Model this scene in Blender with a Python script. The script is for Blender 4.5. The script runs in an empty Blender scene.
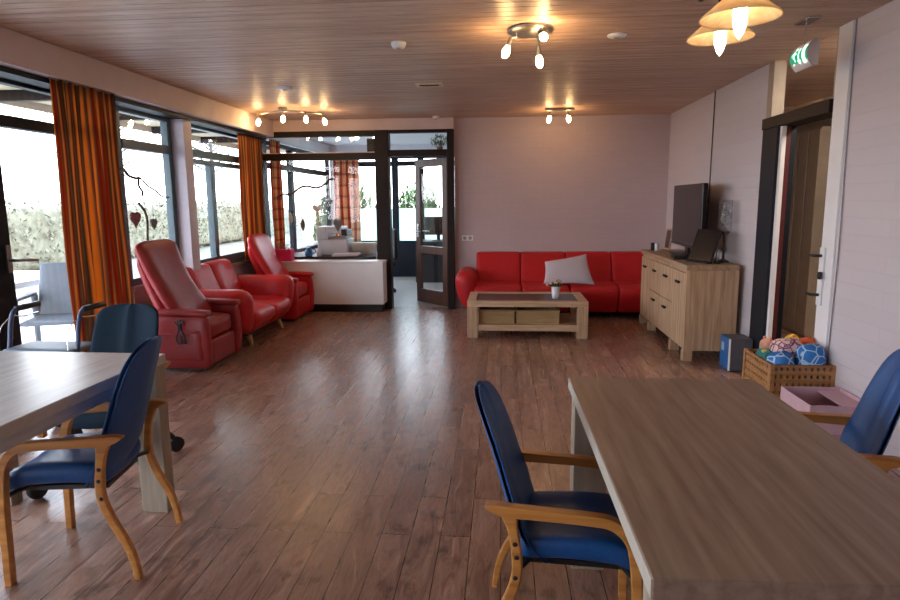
import bpy, bmesh, math, random
from mathutils import Vector, Matrix
random.seed(7)
S = bpy.context.scene
COL = S.collection
PI = math.pi
R_ = math.radians

# ------------------------------------------------------------------ camera
FPX = 630.0
CZ = 1.42
def _cam():
    g = Vector((502-450, 300-200, -FPX)).normalized()
    d = Vector((484-450., -4000., -FPX)); d -= g*d.dot(g); d.normalize()
    up = -d; right = g.cross(up)
    M = Matrix((right, g, up))            # world = M @ cam
    return M
CM = _cam()
cd = bpy.data.cameras.new('camera'); cam = bpy.data.objects.new('camera', cd); COL.objects.link(cam)
cd.sensor_width = 36; cd.lens = 36*FPX/900; cd.clip_start = .05; cd.clip_end = 300
cam.matrix_world = Matrix.Translation((0, 0, CZ)) @ CM.to_4x4()
S.camera = cam

# ------------------------------------------------------------------ exposure and sky
S.view_settings.view_transform = 'Standard'; S.view_settings.look = 'None'
S.view_settings.gamma = 1; S.view_settings.use_curve_mapping = False
S.view_settings.exposure = 0.0
w = bpy.data.worlds.new('sky'); S.world = w; w.use_nodes = True
nt = w.node_tree; nt.nodes.clear()
bo = nt.nodes.new('ShaderNodeOutputWorld'); bg = nt.nodes.new('ShaderNodeBackground')
tc = nt.nodes.new('ShaderNodeTexCoord'); sx = nt.nodes.new('ShaderNodeSeparateXYZ'); cr = nt.nodes.new('ShaderNodeValToRGB')
cr.color_ramp.elements[0].position = 0.0; cr.color_ramp.elements[0].color = (.93, .96, 1, 1)
cr.color_ramp.elements[1].position = 0.6; cr.color_ramp.elements[1].color = (.62, .78, 1, 1)
nt.links.new(tc.outputs['Generated'], sx.inputs[0]); nt.links.new(sx.outputs[2], cr.inputs[0])
nt.links.new(cr.outputs[0], bg.inputs[0]); nt.links.new(bg.outputs[0], bo.inputs[0])
bg.inputs[1].default_value = 10.5

def portal(name, loc, rot, sxx, syy):
    l = bpy.data.lights.new(name, 'AREA'); l.shape = 'RECTANGLE'; l.size = sxx; l.size_y = syy
    l.cycles.is_portal = True
    o = bpy.data.objects.new(name, l); o.location = loc; o.rotation_euler = rot; COL.objects.link(o); return o
# daylight portals at the window openings (area light looks along -Z)
portal('daylight_left_near', (-3.27, 1.6, 1.15), (0, R_(-90), 0), 2.2, 6.9)
portal('daylight_left_far', (-3.27, 6.65, 1.5), (0, R_(-90), 0), 1.6, 3.2)
portal('daylight_office_left', (-3.27, 10.0, 1.5), (0, R_(-90), 0), 1.6, 3.2)
portal('daylight_office_back', (-1.4, 11.85, 1.4), (R_(-90), 0, 0), 3.4, 1.5)

# ------------------------------------------------------------------ materials
MATS = {}
def _new(name):
    m = bpy.data.materials.new(name); m.use_nodes = True; MATS[name] = m
    return m, m.node_tree, m.node_tree.nodes['Principled BSDF']
def node(t, kind, **kw):
    n = t.nodes.new(kind)
    for k, v in kw.items(): setattr(n, k, v)
    return n
def mapping(t, scale=(1, 1, 1), rot=(0, 0, 0), coord='Object'):
    c = node(t, 'ShaderNodeTexCoord'); m = node(t, 'ShaderNodeMapping')
    m.inputs['Scale'].default_value = scale; m.inputs['Rotation'].default_value = rot
    t.links.new(c.outputs[coord], m.inputs[0]); return m.outputs[0]
def ramp(t, fac, stops, interp='LINEAR'):
    r = node(t, 'ShaderNodeValToRGB'); r.color_ramp.interpolation = interp
    e = r.color_ramp.elements
    while len(e) > 1: e.remove(e[0])
    e[0].position = stops[0][0]; e[0].color = (*stops[0][1], 1)
    for p, c in stops[1:]:
        q = e.new(p); q.color = (*c, 1)
    t.links.new(fac, r.inputs[0]); return r.outputs[0]
def bump(t, b, h, strength=.3, dist=.01):
    n = node(t, 'ShaderNodeBump'); n.inputs['Strength'].default_value = strength; n.inputs['Distance'].default_value = dist
    t.links.new(h, n.inputs['Height']); t.links.new(n.outputs[0], b.inputs['Normal']); return n
def plain(name, col, rough=.5, metal=0, noise=.12, scale=30, bmp=0, spec=.5, coat=0):
    m, t, b = _new(name)
    v = mapping(t); n = node(t, 'ShaderNodeTexNoise'); n.inputs['Scale'].default_value = scale; n.inputs['Detail'].default_value = 3
    t.links.new(v, n.inputs[0])
    lo = tuple(max(0, c*(1-noise)) for c in col); hi = tuple(min(1, c*(1+noise)) for c in col)
    t.links.new(ramp(t, n.outputs[0], [(.3, lo), (.7, hi)]), b.inputs['Base Color'])
    b.inputs['Roughness'].default_value = rough; b.inputs['Metallic'].default_value = metal
    b.inputs['Specular IOR Level'].default_value = spec
    b.inputs['Coat Weight'].default_value = coat
    if bmp: bump(t, b, n.outputs[0], bmp, .005)
    return m
def wood(name, dark, mid, light, axis='Y', rough=.5, scale=1.0, knots=True, spec=.5):
    m, t, b = _new(name)
    sc = {'X': (1.0, 22, 22), 'Y': (22, 1.0, 22), 'Z': (22, 22, 1.0)}[axis]
    v = mapping(t, tuple(c*scale for c in sc))
    n1 = node(t, 'ShaderNodeTexNoise'); n1.inputs['Scale'].default_value = 1.6; n1.inputs['Detail'].default_value = 7; n1.inputs['Distortion'].default_value = .35
    t.links.new(v, n1.inputs[0])
    col = ramp(t, n1.outputs[0], [(.3, dark), (.5, mid), (.7, light)])
    n2 = node(t, 'ShaderNodeTexNoise'); n2.inputs['Scale'].default_value = 5; n2.inputs['Detail'].default_value = 8
    t.links.new(mapping(t, {'X': (1, 9, 9), 'Y': (9, 1, 9), 'Z': (9, 9, 1)}[axis]), n2.inputs[0])
    mx = node(t, 'ShaderNodeMix', data_type='RGBA', blend_type='MULTIPLY'); mx.inputs[0].default_value = .6
    t.links.new(col, mx.inputs[6]); t.links.new(ramp(t, n2.outputs[0], [(.25, (.62, .62, .62)), (.6, (1, 1, 1))]), mx.inputs[7])
    t.links.new(mx.outputs[2], b.inputs['Base Color'])
    b.inputs['Roughness'].default_value = rough; b.inputs['Specular IOR Level'].default_value = spec
    bump(t, b, n1.outputs[0], .12, .002)
    return m
def glass(name, tint=(1, 1, 1), refl=.06, rough=0.0):
    m, t, b = _new(name); t.nodes.remove(b); out = t.nodes['Material Output']
    tr = node(t, 'ShaderNodeBsdfTransparent'); tr.inputs[0].default_value = (*tint, 1)
    gl = node(t, 'ShaderNodeBsdfGlossy'); gl.inputs['Roughness'].default_value = rough
    lw = node(t, 'ShaderNodeLayerWeight'); pw5 = node(t, 'ShaderNodeMath', operation='POWER'); pw5.inputs[1].default_value = 5
    ma = node(t, 'ShaderNodeMath', operation='MULTIPLY_ADD'); ma.inputs[1].default_value = .9; ma.inputs[2].default_value = .035
    t.links.new(lw.outputs['Facing'], pw5.inputs[0]); t.links.new(pw5.outputs[0], ma.inputs[0])
    mx = node(t, 'ShaderNodeMixShader')
    t.links.new(ma.outputs[0], mx.inputs[0]); t.links.new(tr.outputs[0], mx.inputs[1]); t.links.new(gl.outputs[0], mx.inputs[2])
    t.links.new(mx.outputs[0], out.inputs[0]); return m
def emis(name, col, s):
    m, t, b = _new(name); b.inputs['Base Color'].default_value = (*col, 1)
    b.inputs['Emission Color'].default_value = (*col, 1); b.inputs['Emission Strength'].default_value = s; return m

def wall_mat(name, col, axis, course=.065, length=.21, strength=.28):
    m, t, b = _new(name)
    rot = {'Y': (R_(90), 0, 0), 'X': (R_(90), 0, R_(90))}[axis]   # plane normal
    c = node(t, 'ShaderNodeTexCoord'); s = node(t, 'ShaderNodeSeparateXYZ'); cb = node(t, 'ShaderNodeCombineXYZ')
    t.links.new(c.outputs['Object'], s.inputs[0])
    t.links.new(s.outputs[0 if axis == 'Y' else 1], cb.inputs[0]); t.links.new(s.outputs[2], cb.inputs[1])
    br = node(t, 'ShaderNodeTexBrick'); br.inputs['Scale'].default_value = 1
    br.inputs['Brick Width'].default_value = length; br.inputs['Row Height'].default_value = course
    br.inputs['Mortar Size'].default_value = .006; br.inputs['Mortar Smooth'].default_value = .6
    br.inputs['Color1'].default_value = (*col, 1); br.inputs['Color2'].default_value = (*[k*.965 for k in col], 1)
    br.inputs['Mortar'].default_value = (*[k*.955 for k in col], 1)
    t.links.new(cb.outputs[0], br.inputs[0]); t.links.new(br.outputs[0], b.inputs['Base Color'])
    n = node(t, 'ShaderNodeTexNoise'); n.inputs['Scale'].default_value = 9; n.inputs['Detail'].default_value = 5
    t.links.new(c.outputs['Object'], n.inputs[0])
    ad = node(t, 'ShaderNodeMath', operation='MULTIPLY_ADD'); ad.inputs[1].default_value = -1.0
    t.links.new(br.outputs['Fac'], ad.inputs[0]); t.links.new(n.outputs[0], ad.inputs[2])
    bump(t, b, ad.outputs[0], strength, .004); b.inputs['Roughness'].default_value = .62
    return m
PINK = (.54, .43, .45)
M_wallY = wall_mat('painted_brick_back', PINK, 'Y')
M_wallX = wall_mat('painted_brick_side', (.64, .585, .63), 'X', course=.1, length=2.4, strength=.25)
M_soffit = plain('soffit_paint', (.62, .50, .50), .55, noise=.04, scale=6)
M_white = plain('white_laminate', (.84, .84, .87), .4, noise=.02, scale=6)
M_whitewall = plain('white_plaster', (.75, .76, .8), .7, noise=.03, scale=5)
M_lilac = plain('lilac_paint', (.62, .56, .64), .5, noise=.04)
M_frame = plain('dark_frame_paint', (.012, .015, .024), .5, noise=.15, spec=.22)
M_framebrown = plain('dark_brown_frame', (.016, .009, .008), .5, noise=.2, spec=.22)
M_teal = plain('grey_teal_frame', (.07, .12, .15), .4, noise=.1)
M_beige = plain('beige_paint', (.42, .34, .27), .55, noise=.06, scale=8)
M_maroon = plain('maroon_paint', (.09, .012, .015), .45)
M_glass = glass('window_glass')
def frosted():
    m, t, b = _new('frosted_glass'); t.nodes.remove(b); out = t.nodes['Material Output']
    tr = node(t, 'ShaderNodeBsdfTransparent'); tl = node(t, 'ShaderNodeBsdfTranslucent'); tl.inputs[0].default_value = (.78, .92, .88, 1)
    df = node(t, 'ShaderNodeBsdfDiffuse'); df.inputs[0].default_value = (.7, .85, .82, 1)
    m1 = node(t, 'ShaderNodeMixShader'); m1.inputs[0].default_value = .3
    t.links.new(tl.outputs[0], m1.inputs[1]); t.links.new(df.outputs[0], m1.inputs[2])
    m2 = node(t, 'ShaderNodeMixShader'); m2.inputs[0].default_value = .15
    t.links.new(m1.outputs[0], m2.inputs[1]); t.links.new(tr.outputs[0], m2.inputs[2]); t.links.new(m2.outputs[0], out.inputs[0]); return m
M_frost = frosted()

# floor: reddish brown laminate planks running away from the camera
def floor_mat():
    m, t, b = _new('laminate_planks')
    c = node(t, 'ShaderNodeTexCoord'); s = node(t, 'ShaderNodeSeparateXYZ'); cb = node(t, 'ShaderNodeCombineXYZ')
    t.links.new(c.outputs['Object'], s.inputs[0]); t.links.new(s.outputs[1], cb.inputs[0]); t.links.new(s.outputs[0], cb.inputs[1])
    br = node(t, 'ShaderNodeTexBrick'); br.inputs['Scale'].default_value = 1; br.offset = .37; br.offset_frequency = 2
    br.inputs['Brick Width'].default_value = .95; br.inputs['Row Height'].default_value = .128
    br.inputs['Mortar Size'].default_value = .0024; br.inputs['Mortar Smooth'].default_value = .2
    br.inputs['Color1'].default_value = (0, 0, 0, 1); br.inputs['Color2'].default_value = (1, 1, 1, 1); br.inputs['Mortar'].default_value = (.5, .5, .5, 1)
    t.links.new(cb.outputs[0], br.inputs[0])
    sp = node(t, 'ShaderNodeSeparateColor'); t.links.new(br.outputs[0], sp.inputs[0])
    # grain shifted per plank
    off = node(t, 'ShaderNodeMath', operation='MULTIPLY'); off.inputs[1].default_value = 37; t.links.new(sp.outputs[0], off.inputs[0])
    cb2 = node(t, 'ShaderNodeCombineXYZ'); t.links.new(off.outputs[0], cb2.inputs[2])
    ad = node(t, 'ShaderNodeVectorMath', operation='ADD'); t.links.new(c.outputs['Object'], ad.inputs[0]); t.links.new(cb2.outputs[0], ad.inputs[1])
    mp = node(t, 'ShaderNodeMapping'); mp.inputs['Scale'].default_value = (20, 2.4, 1); t.links.new(ad.outputs[0], mp.inputs[0])
    n1 = node(t, 'ShaderNodeTexNoise'); n1.inputs['Scale'].default_value = 1.3; n1.inputs['Detail'].default_value = 8; n1.inputs['Distortion'].default_value = 1.6
    t.links.new(mp.outputs[0], n1.inputs[0])
    mp3 = node(t, 'ShaderNodeMapping'); mp3.inputs['Scale'].default_value = (7, 4.5, 1); t.links.new(ad.outputs[0], mp3.inputs[0])
    n3 = node(t, 'ShaderNodeTexNoise'); n3.inputs['Scale'].default_value = 1.7; n3.inputs['Detail'].default_value = 4; t.links.new(mp3.outputs[0], n3.inputs[0])
    col = ramp(t, n1.outputs[0], [(.25, (.17, .080, .058)), (.5, (.375, .215, .160)), (.75, (.57, .37, .295))])
    k = ramp(t, n3.outputs[0], [(.30, (.30, .24, .22)), (.44, (1, 1, 1))])
    tone = ramp(t, sp.outputs[0], [(0, (.70, .66, .64)), (1, (1.0, .98, .96))])
    m1 = node(t, 'ShaderNodeMix', data_type='RGBA', blend_type='MULTIPLY'); m1.inputs[0].default_value = .75
    t.links.new(col, m1.inputs[6]); t.links.new(k, m1.inputs[7])
    m2 = node(t, 'ShaderNodeMix', data_type='RGBA', blend_type='MULTIPLY'); m2.inputs[0].default_value = 1
    t.links.new(m1.outputs[2], m2.inputs[6]); t.links.new(tone, m2.inputs[7])
    m3 = node(t, 'ShaderNodeMix', data_type='RGBA', blend_type='MIX'); t.links.new(br.outputs['Fac'], m3.inputs[0])
    t.links.new(m2.outputs[2], m3.inputs[6]); m3.inputs[7].default_value = (.03, .014, .01, 1)
    t.links.new(m3.outputs[2], b.inputs['Base Color'])
    rr = ramp(t, n1.outputs[0], [(.2, (.32, .32, .32)), (.8, (.24, .24, .24))]); t.links.new(rr, b.inputs['Roughness'])
    b.inputs['Specular IOR Level'].default_value = .55
    h = node(t, 'ShaderNodeMath', operation='MULTIPLY_ADD'); h.inputs[1].default_value = -1.2
    t.links.new(br.outputs['Fac'], h.inputs[0]); t.links.new(n1.outputs[0], h.inputs[2]); bump(t, b, h.outputs[0], .12, .002)
    return m
M_floor = floor_mat()
M_officefloor = plain('office_linoleum', (.50, .45, .42), .3, noise=.08, scale=5)
M_ceil = wood('ceiling_boards', (.50, .315, .22), (.62, .42, .31), (.71, .51, .40), 'X', .45, .5, spec=.35)
M_oak = wood('light_oak', (.44, .27, .15), (.60, .41, .25), (.72, .52, .35), 'X', .5)
M_oakZ = wood('light_oak_upright', (.40, .24, .14), (.54, .36, .22), (.66, .47, .31), 'Z', .5)
M_table = wood('grey_oak_top', (.24, .150, .108), (.31, .210, .155), (.37, .265, .20), 'Y', .42)
M_tableleg = wood('grey_oak_leg', (.30, .24, .19), (.33, .26, .19), (.41, .33, .25), 'Z', .5)
M_tableedge = plain('table_edge', (.48, .43, .37), .45, noise=.08)  # window light on the table edges put into this pale colour
M_beech = wood('beech_frame', (.44, .17, .04), (.58, .24, .055), (.68, .31, .08), 'X', .38)
M_legwood = plain('pale_leg_wood', (.50, .30, .13), .45)
M_blue = plain('blue_leather', (.009, .070, .24), .40, noise=.12, scale=60, bmp=.06, spec=.4)
M_navy = plain('navy_leather', (.006, .018, .035), .75, noise=.12, scale=60, bmp=.06, spec=.15)
M_blueshell = plain('blue_shell_back', (.020, .085, .25), .5, noise=.08)
M_red = plain('red_leather', (.56, .012, .018), .38, noise=.07, scale=14, bmp=.10)
M_redshade = plain('shaded_red_leather', (.31, .022, .026), .40, noise=.10, scale=14, bmp=.12)  # red leather darkened, shade on the near recliner put into the colour
M_redfab = plain('red_sofa_cover', (.50, .006, .012), .52, noise=.05, scale=20, bmp=.08)
M_black = plain('black_plastic', (.012, .012, .014), .35)
M_blackm = plain('matt_black', (.01, .01, .012), .7)
M_screen = plain('dark_screen', (.012, .010, .012), .18)
M_chrome = plain('chrome', (.75, .75, .75), .2, metal=1, noise=.03)
M_steel = plain('brushed_steel', (.35, .34, .33), .4, metal=1, noise=.08)
M_bulb = emis('lit_bulb', (1, .62, .26), 110)
M_bulb2 = emis('lit_candle_bulb', (1, .84, .55), 26)
M_bulboff = emis('lit_office_bulb', (1, .97, .9), 10)
def shade_mat():
    m, t, b = _new('amber_glass_shade'); out = t.nodes['Material Output']; t.nodes.remove(b)
    v = mapping(t, (6, 6, 6)); n = node(t, 'ShaderNodeTexNoise'); n.inputs['Scale'].default_value = 2.5; n.inputs['Distortion'].default_value = 1.5; t.links.new(v, n.inputs[0])
    c = ramp(t, n.outputs[0], [(.3, (.88, .62, .34)), (.7, (.98, .82, .58))])
    tl = node(t, 'ShaderNodeBsdfTranslucent'); df = node(t, 'ShaderNodeBsdfDiffuse'); gl = node(t, 'ShaderNodeBsdfGlossy'); gl.inputs['Roughness'].default_value = .1
    t.links.new(c, tl.inputs[0]); t.links.new(c, df.inputs[0])
    m1 = node(t, 'ShaderNodeMixShader'); m1.inputs[0].default_value = .45; t.links.new(tl.outputs[0], m1.inputs[1]); t.links.new(df.outputs[0], m1.inputs[2])
    m2 = node(t, 'ShaderNodeMixShader'); m2.inputs[0].default_value = .05; t.links.new(m1.outputs[0], m2.inputs[1]); t.links.new(gl.outputs[0], m2.inputs[2])
    t.links.new(m2.outputs[0], out.inputs[0]); return m
M_shade = shade_mat()
def cloth_translucent(name, build, tl_amt=.45):
    m, t, b = _new(name); out = t.nodes['Material Output']; t.nodes.remove(b)
    c = build(t)
    tl = node(t, 'ShaderNodeBsdfTranslucent'); df = node(t, 'ShaderNodeBsdfDiffuse')
    t.links.new(c, tl.inputs[0]); t.links.new(c, df.inputs[0])
    m1 = node(t, 'ShaderNodeMixShader'); m1.inputs[0].default_value = tl_amt; t.links.new(df.outputs[0], m1.inputs[1]); t.links.new(tl.outputs[0], m1.inputs[2])
    t.links.new(m1.outputs[0], out.inputs[0]); return m
def stripes(t):
    uv = node(t, 'ShaderNodeUVMap'); s = node(t, 'ShaderNodeSeparateXYZ'); t.links.new(uv.outputs[0], s.inputs[0])
    w_ = node(t, 'ShaderNodeMath', operation='MULTIPLY'); w_.inputs[1].default_value = 7.0; t.links.new(s.outputs[0], w_.inputs[0])
    fr = node(t, 'ShaderNodeMath', operation='FRACT'); t.links.new(w_.outputs[0], fr.inputs[0])
    return ramp(t, fr.outputs[0], [(0, (.72, .30, .07)), (.10, (.66, .27, .07)), (.16, (.30, .20, .13)), (.28, (.34, .05, .025)), (.38, (.42, .10, .03)), (.46, (.13, .09, .07)), (.56, (.68, .34, .12)),
                                  (.66, (.26, .035, .025)), (.76, (.20, .15, .09)), (.86, (.12, .07, .06)), (.94, (.62, .27, .08)), (1, (.72, .30, .07))])
M_curtain = cloth_translucent('striped_curtain', stripes, .62)
def plaid(t):
    uv = node(t, 'ShaderNodeUVMap'); s = node(t, 'ShaderNodeSeparateXYZ'); t.links.new(uv.outputs[0], s.inputs[0])
    def st(i, f, stops):
        w_ = node(t, 'ShaderNodeMath', operation='MULTIPLY'); w_.inputs[1].default_value = f; t.links.new(s.outputs[i], w_.inputs[0])
        fr = node(t, 'ShaderNodeMath', operation='FRACT'); t.links.new(w_.outputs[0], fr.inputs[0]); return ramp(t, fr.outputs[0], stops)
    a = st(0, 4, [(0, (.55, .10, .06)), (.4, (.35, .05, .05)), (.5, (.75, .48, .25)), (.62, (.5, .1, .06)), (.9, (.80, .55, .3))])
    b_ = st(1, 11, [(0, (1, 1, 1)), (.5, (.9, .8, .7)), (.6, (.45, .35, .35)), (.8, (1, 1, 1))])
    mx = node(t, 'ShaderNodeMix', data_type='RGBA', blend_type='MULTIPLY'); mx.inputs[0].default_value = 1
    t.links.new(a, mx.inputs[6]); t.links.new(b_, mx.inputs[7]); return mx.outputs[2]
M_plaid = cloth_translucent('plaid_curtain', plaid, .4)

# ------------------------------------------------------------------ mesh helpers
def obj(name, bm, mat, parent=None, smooth=False, bev=0, seg=2, sub=0, angle=35):
    bmesh.ops.recalc_face_normals(bm, faces=bm.faces)
    me = bpy.data.meshes.new(name); bm.to_mesh(me); bm.free()
    mats = mat if isinstance(mat, (list, tuple)) else [mat]
    for q in mats: me.materials.append(q)
    o = bpy.data.objects.new(name, me); COL.objects.link(o)
    if parent: o.parent = parent
    if smooth:
        for p in me.polygons: p.use_smooth = True
    if bev:
        b = o.modifiers.new('bevel', 'BEVEL'); b.width = bev; b.segments = seg; b.limit_method = 'ANGLE'; b.angle_limit = R_(angle)
        b.harden_normals = False
    if sub:
        s = o.modifiers.new('sub', 'SUBSURF'); s.levels = sub; s.render_levels = sub
    return o
def B(): return bmesh.new()
def thing(name, label, cat, loc=(0, 0, 0), rz=0, group=None):
    o = bpy.data.objects.new(name, None); COL.objects.link(o); o.empty_display_size = .1
    o.location = loc; o.rotation_euler = (0, 0, rz); o['label'] = label; o['category'] = cat
    if group: o['group'] = group
    return o
def tag(o, label, cat, group=None, kind=None):
    o['label'] = label; o['category'] = cat
    if group: o['group'] = group
    if kind: o['kind'] = kind
    return o
def struct(name, bm, mat, **kw):
    o = obj(name, bm, mat, **kw)
    if not o.parent: o['kind'] = 'structure'
    return o
def relabel(o, label, group=None):
    o['label'] = label
    if group: o['group'] = group
    return o
def copy_tree(o, loc, rz, label, group=None, parent=None):
    c = o.copy(); COL.objects.link(c)
    if parent: c.parent = parent
    else:
        c.location = loc; c.rotation_euler = (0, 0, rz); c['label'] = label
        if group: c['group'] = group
    for ch in [k for k in o.children]:
        copy_tree(ch, None, None, None, None, c)
    return c
def box(bm, x0, x1, y0, y1, z0, z1, M=None, mi=0):
    vs = [bm.verts.new(p) for p in ((x0, y0, z0), (x1, y0, z0), (x1, y1, z0), (x0, y1, z0), (x0, y0, z1), (x1, y0, z1), (x1, y1, z1), (x0, y1, z1))]
    for f in ((0, 3, 2, 1), (4, 5, 6, 7), (0, 1, 5, 4), (1, 2, 6, 5), (2, 3, 7, 6), (3, 0, 4, 7)):
        bm.faces.new([vs[i] for i in f]).material_index = mi
    if M is not None:
        for v in vs: v.co = M @ v.co
    return bm
def rbox(bm, c, size, r, n=8, fn=None, puff=0):
    """rounded box with optional puff and deformation"""
    hx, hy, hz = [s/2 for s in size]; r = min(r, hx, hy, hz)*.999
    t = bmesh.new(); bmesh.ops.create_cube(t, size=2)
    bmesh.ops.subdivide_edges(t, edges=t.edges[:], cuts=n-1, use_grid_fill=True)
    for v in t.verts:
        u = v.co.copy()
        p = Vector((u.x*hx, u.y*hy, u.z*hz))
        # denser grid near edges
        def q(a, h):
            s = abs(a); k = math.sin(s*PI/2) ; return math.copysign(k*h, a)
        p = Vector((q(u.x, hx), q(u.y, hy), q(u.z, hz)))
        inner = Vector((max(-hx+r, min(hx-r, p.x)), max(-hy+r, min(hy-r, p.y)), max(-hz+r, min(hz-r, p.z))))
        d = p-inner
        if d.length > 1e-9: p = inner + d.normalized()*r
        if puff:
            ux, uy, uz = p.x/hx, p.y/hy, p.z/hz
            p.z += math.copysign(puff, uz)*max(0, 1-ux**2)*max(0, 1-uy**2)*min(1, abs(uz))
            p.x += math.copysign(puff, ux)*max(0, 1-uz**2)*max(0, 1-uy**2)*min(1, abs(ux))
        p = p + Vector(c)
        if fn: p = Vector(fn(p))
        v.co = p
    me = bpy.data.meshes.new('t'); t.to_mesh(me); t.free(); bm.from_mesh(me); bpy.data.meshes.remove(me)
    return bm
def tube(bm, pts, r, seg=8, cap=True):
    pts = [Vector(p) for p in pts]; n = len(pts)
    rad = r if isinstance(r, (list, tuple)) else [r]*n
    rings = []; nrm = None
    for i, p in enumerate(pts):
        tg = (pts[min(i+1, n-1)]-pts[max(i-1, 0)]).normalized()
        if nrm is None:
            a = Vector((0, 0, 1)) if abs(tg.z) < .9 else Vector((1, 0, 0)); nrm = tg.cross(a).normalized()
        else:
            nrm = (nrm - tg*nrm.dot(tg)).normalized()
        bn = tg.cross(nrm)
        rings.append([bm.verts.new(p + (nrm*math.cos(2*PI*k/seg)+bn*math.sin(2*PI*k/seg))*rad[i]) for k in range(seg)])
    for a, b in zip(rings, rings[1:]):
        for k in range(seg): bm.faces.new((a[k], a[(k+1) % seg], b[(k+1) % seg], b[k]))
    if cap:
        bm.faces.new(rings[0][::-1]); bm.faces.new(rings[-1])
    return bm
def lathe(bm, prof, c=(0, 0, 0), seg=24, M=None, closed=False):
    rings = []; new = []
    for r, z in prof:
        if r < 1e-6: v = [bm.verts.new((c[0], c[1], c[2]+z))]
        else: v = [bm.verts.new((c[0]+r*math.cos(2*PI*k/seg), c[1]+r*math.sin(2*PI*k/seg), c[2]+z)) for k in range(seg)]
        rings.append(v); new += v
    for a, b in zip(rings, rings[1:]):
        for k in range(seg):
            k2 = (k+1) % seg
            if len(a) == 1 and len(b) == 1: continue
            if len(a) == 1: bm.faces.new((a[0], b[k], b[k2]))
            elif len(b) == 1: bm.faces.new((a[k], a[k2], b[0]))
            else: bm.faces.new((a[k], a[k2], b[k2], b[k]))
    if M is not None:
        for v in new: v.co = M @ v.co
    return bm
def prism(bm, poly, f, a, b):
    """poly 2-D points, f(u,v,w) -> 3D; extruded in w from a to b"""
    v0 = [bm.verts.new(f(u, v, a)) for u, v in poly]; v1 = [bm.verts.new(f(u, v, b)) for u, v in poly]
    n = len(poly); bm.faces.new(v0); bm.faces.new(v1[::-1])
    for i in range(n): bm.faces.new((v0[i], v1[i], v1[(i+1) % n], v0[(i+1) % n]))
    return bm
def spline(pts, n=6):
    """catmull-rom through points of any dimension"""
    P = [tuple(p) for p in pts]; out = []
    for i in range(len(P)-1):
        p0 = P[max(i-1, 0)]; p1 = P[i]; p2 = P[i+1]; p3 = P[min(i+2, len(P)-1)]
        for k in range(n):
            t = k/n
            out.append(tuple(.5*((2*b)+(-a+c)*t+(2*a-5*b+4*c-d)*t*t+(-a+3*b-3*c+d)*t**3) for a, b, c, d in zip(p0, p1, p2, p3)))
    out.append(P[-1]); return out
def strip(bm, path, y0, y1):
    """flat bent laminate: path of (x,z,thickness) extruded between y0 and y1"""
    L, Rr = [], []
    n = len(path)
    for i, (x, z, th) in enumerate(path):
        a = path[max(i-1, 0)]; b = path[min(i+1, n-1)]
        d = Vector((b[0]-a[0], b[1]-a[1])).normalized(); nn = Vector((-d.y, d.x))*th/2
        L.append((x+nn.x, z+nn.y)); Rr.append((x-nn.x, z-nn.y))
    rows = []
    for (l, r) in zip(L, Rr):
        rows.append([bm.verts.new((l[0], y0, l[1])), bm.verts.new((l[0], y1, l[1])), bm.verts.new((r[0], y1, r[1])), bm.verts.new((r[0], y0, r[1]))])
    for a, b in zip(rows, rows[1:]):
        for k in range(4): bm.faces.new((a[k], a[(k+1) % 4], b[(k+1) % 4], b[k]))
    bm.faces.new(rows[0][::-1]); bm.faces.new(rows[-1]); return bm
def pad(bm, P, N, thick, nu=16, nv=20, ex=6):
    """closed pad: P(u,v) mid surface, N(u,v) normal, u,v in -1..1, thickness rounds off at the rim"""
    F, K = [], []
    for j in range(nv+1):
        v = -math.cos(PI*j/nv); fr, kr = [], []
        for i in range(nu+1):
            u = -math.cos(PI*i/nu)
            tt = thick/2*math.sqrt(max(0, 1-abs(u)**ex))*math.sqrt(max(0, 1-abs(v)**ex))
            p = Vector(P(u, v)); nn = Vector(N(u, v)).normalized()
            if i in (0, nu) or j in (0, nv):
                q = bm.verts.new(p); fr.append(q); kr.append(q)
            else:
                fr.append(bm.verts.new(p+nn*tt)); kr.append(bm.verts.new(p-nn*tt))
        F.append(fr); K.append(kr)
    for j in range(nv):
        for i in range(nu):
            for G, flip in ((F, 0), (K, 1)):
                q = [G[j][i], G[j][i+1], G[j+1][i+1], G[j+1][i]]
                if flip: q = q[::-1]
                try: bm.faces.new(q)
                except ValueError: pass
    return bm
def heart_poly(s, n=22):
    out = []
    for k in range(n):
        t = 2*PI*k/n
        out.append((s*16*math.sin(t)**3/32, s*(13*math.cos(t)-5*math.cos(2*t)-2*math.cos(3*t)-math.cos(4*t))/32))
    return out

# ------------------------------------------------------------------ setting
YB = 8.3; XR = 2.09; XL = -3.2; H = 2.46; YF = -2.4; YO = 11.75
struct('floor', box(B(), XL-.1, XR+.1, YF-.1, 8.32, -.1, 0), M_floor)
struct('floor_office', box(B(), XL-.1, 0.3, 8.32, YO+.1, -.1, 0), M_officefloor)
struct('floor_hall', box(B(), XR+.1, 3.6, 3.2, 8.0, -.1, 0), M_floor)
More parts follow.
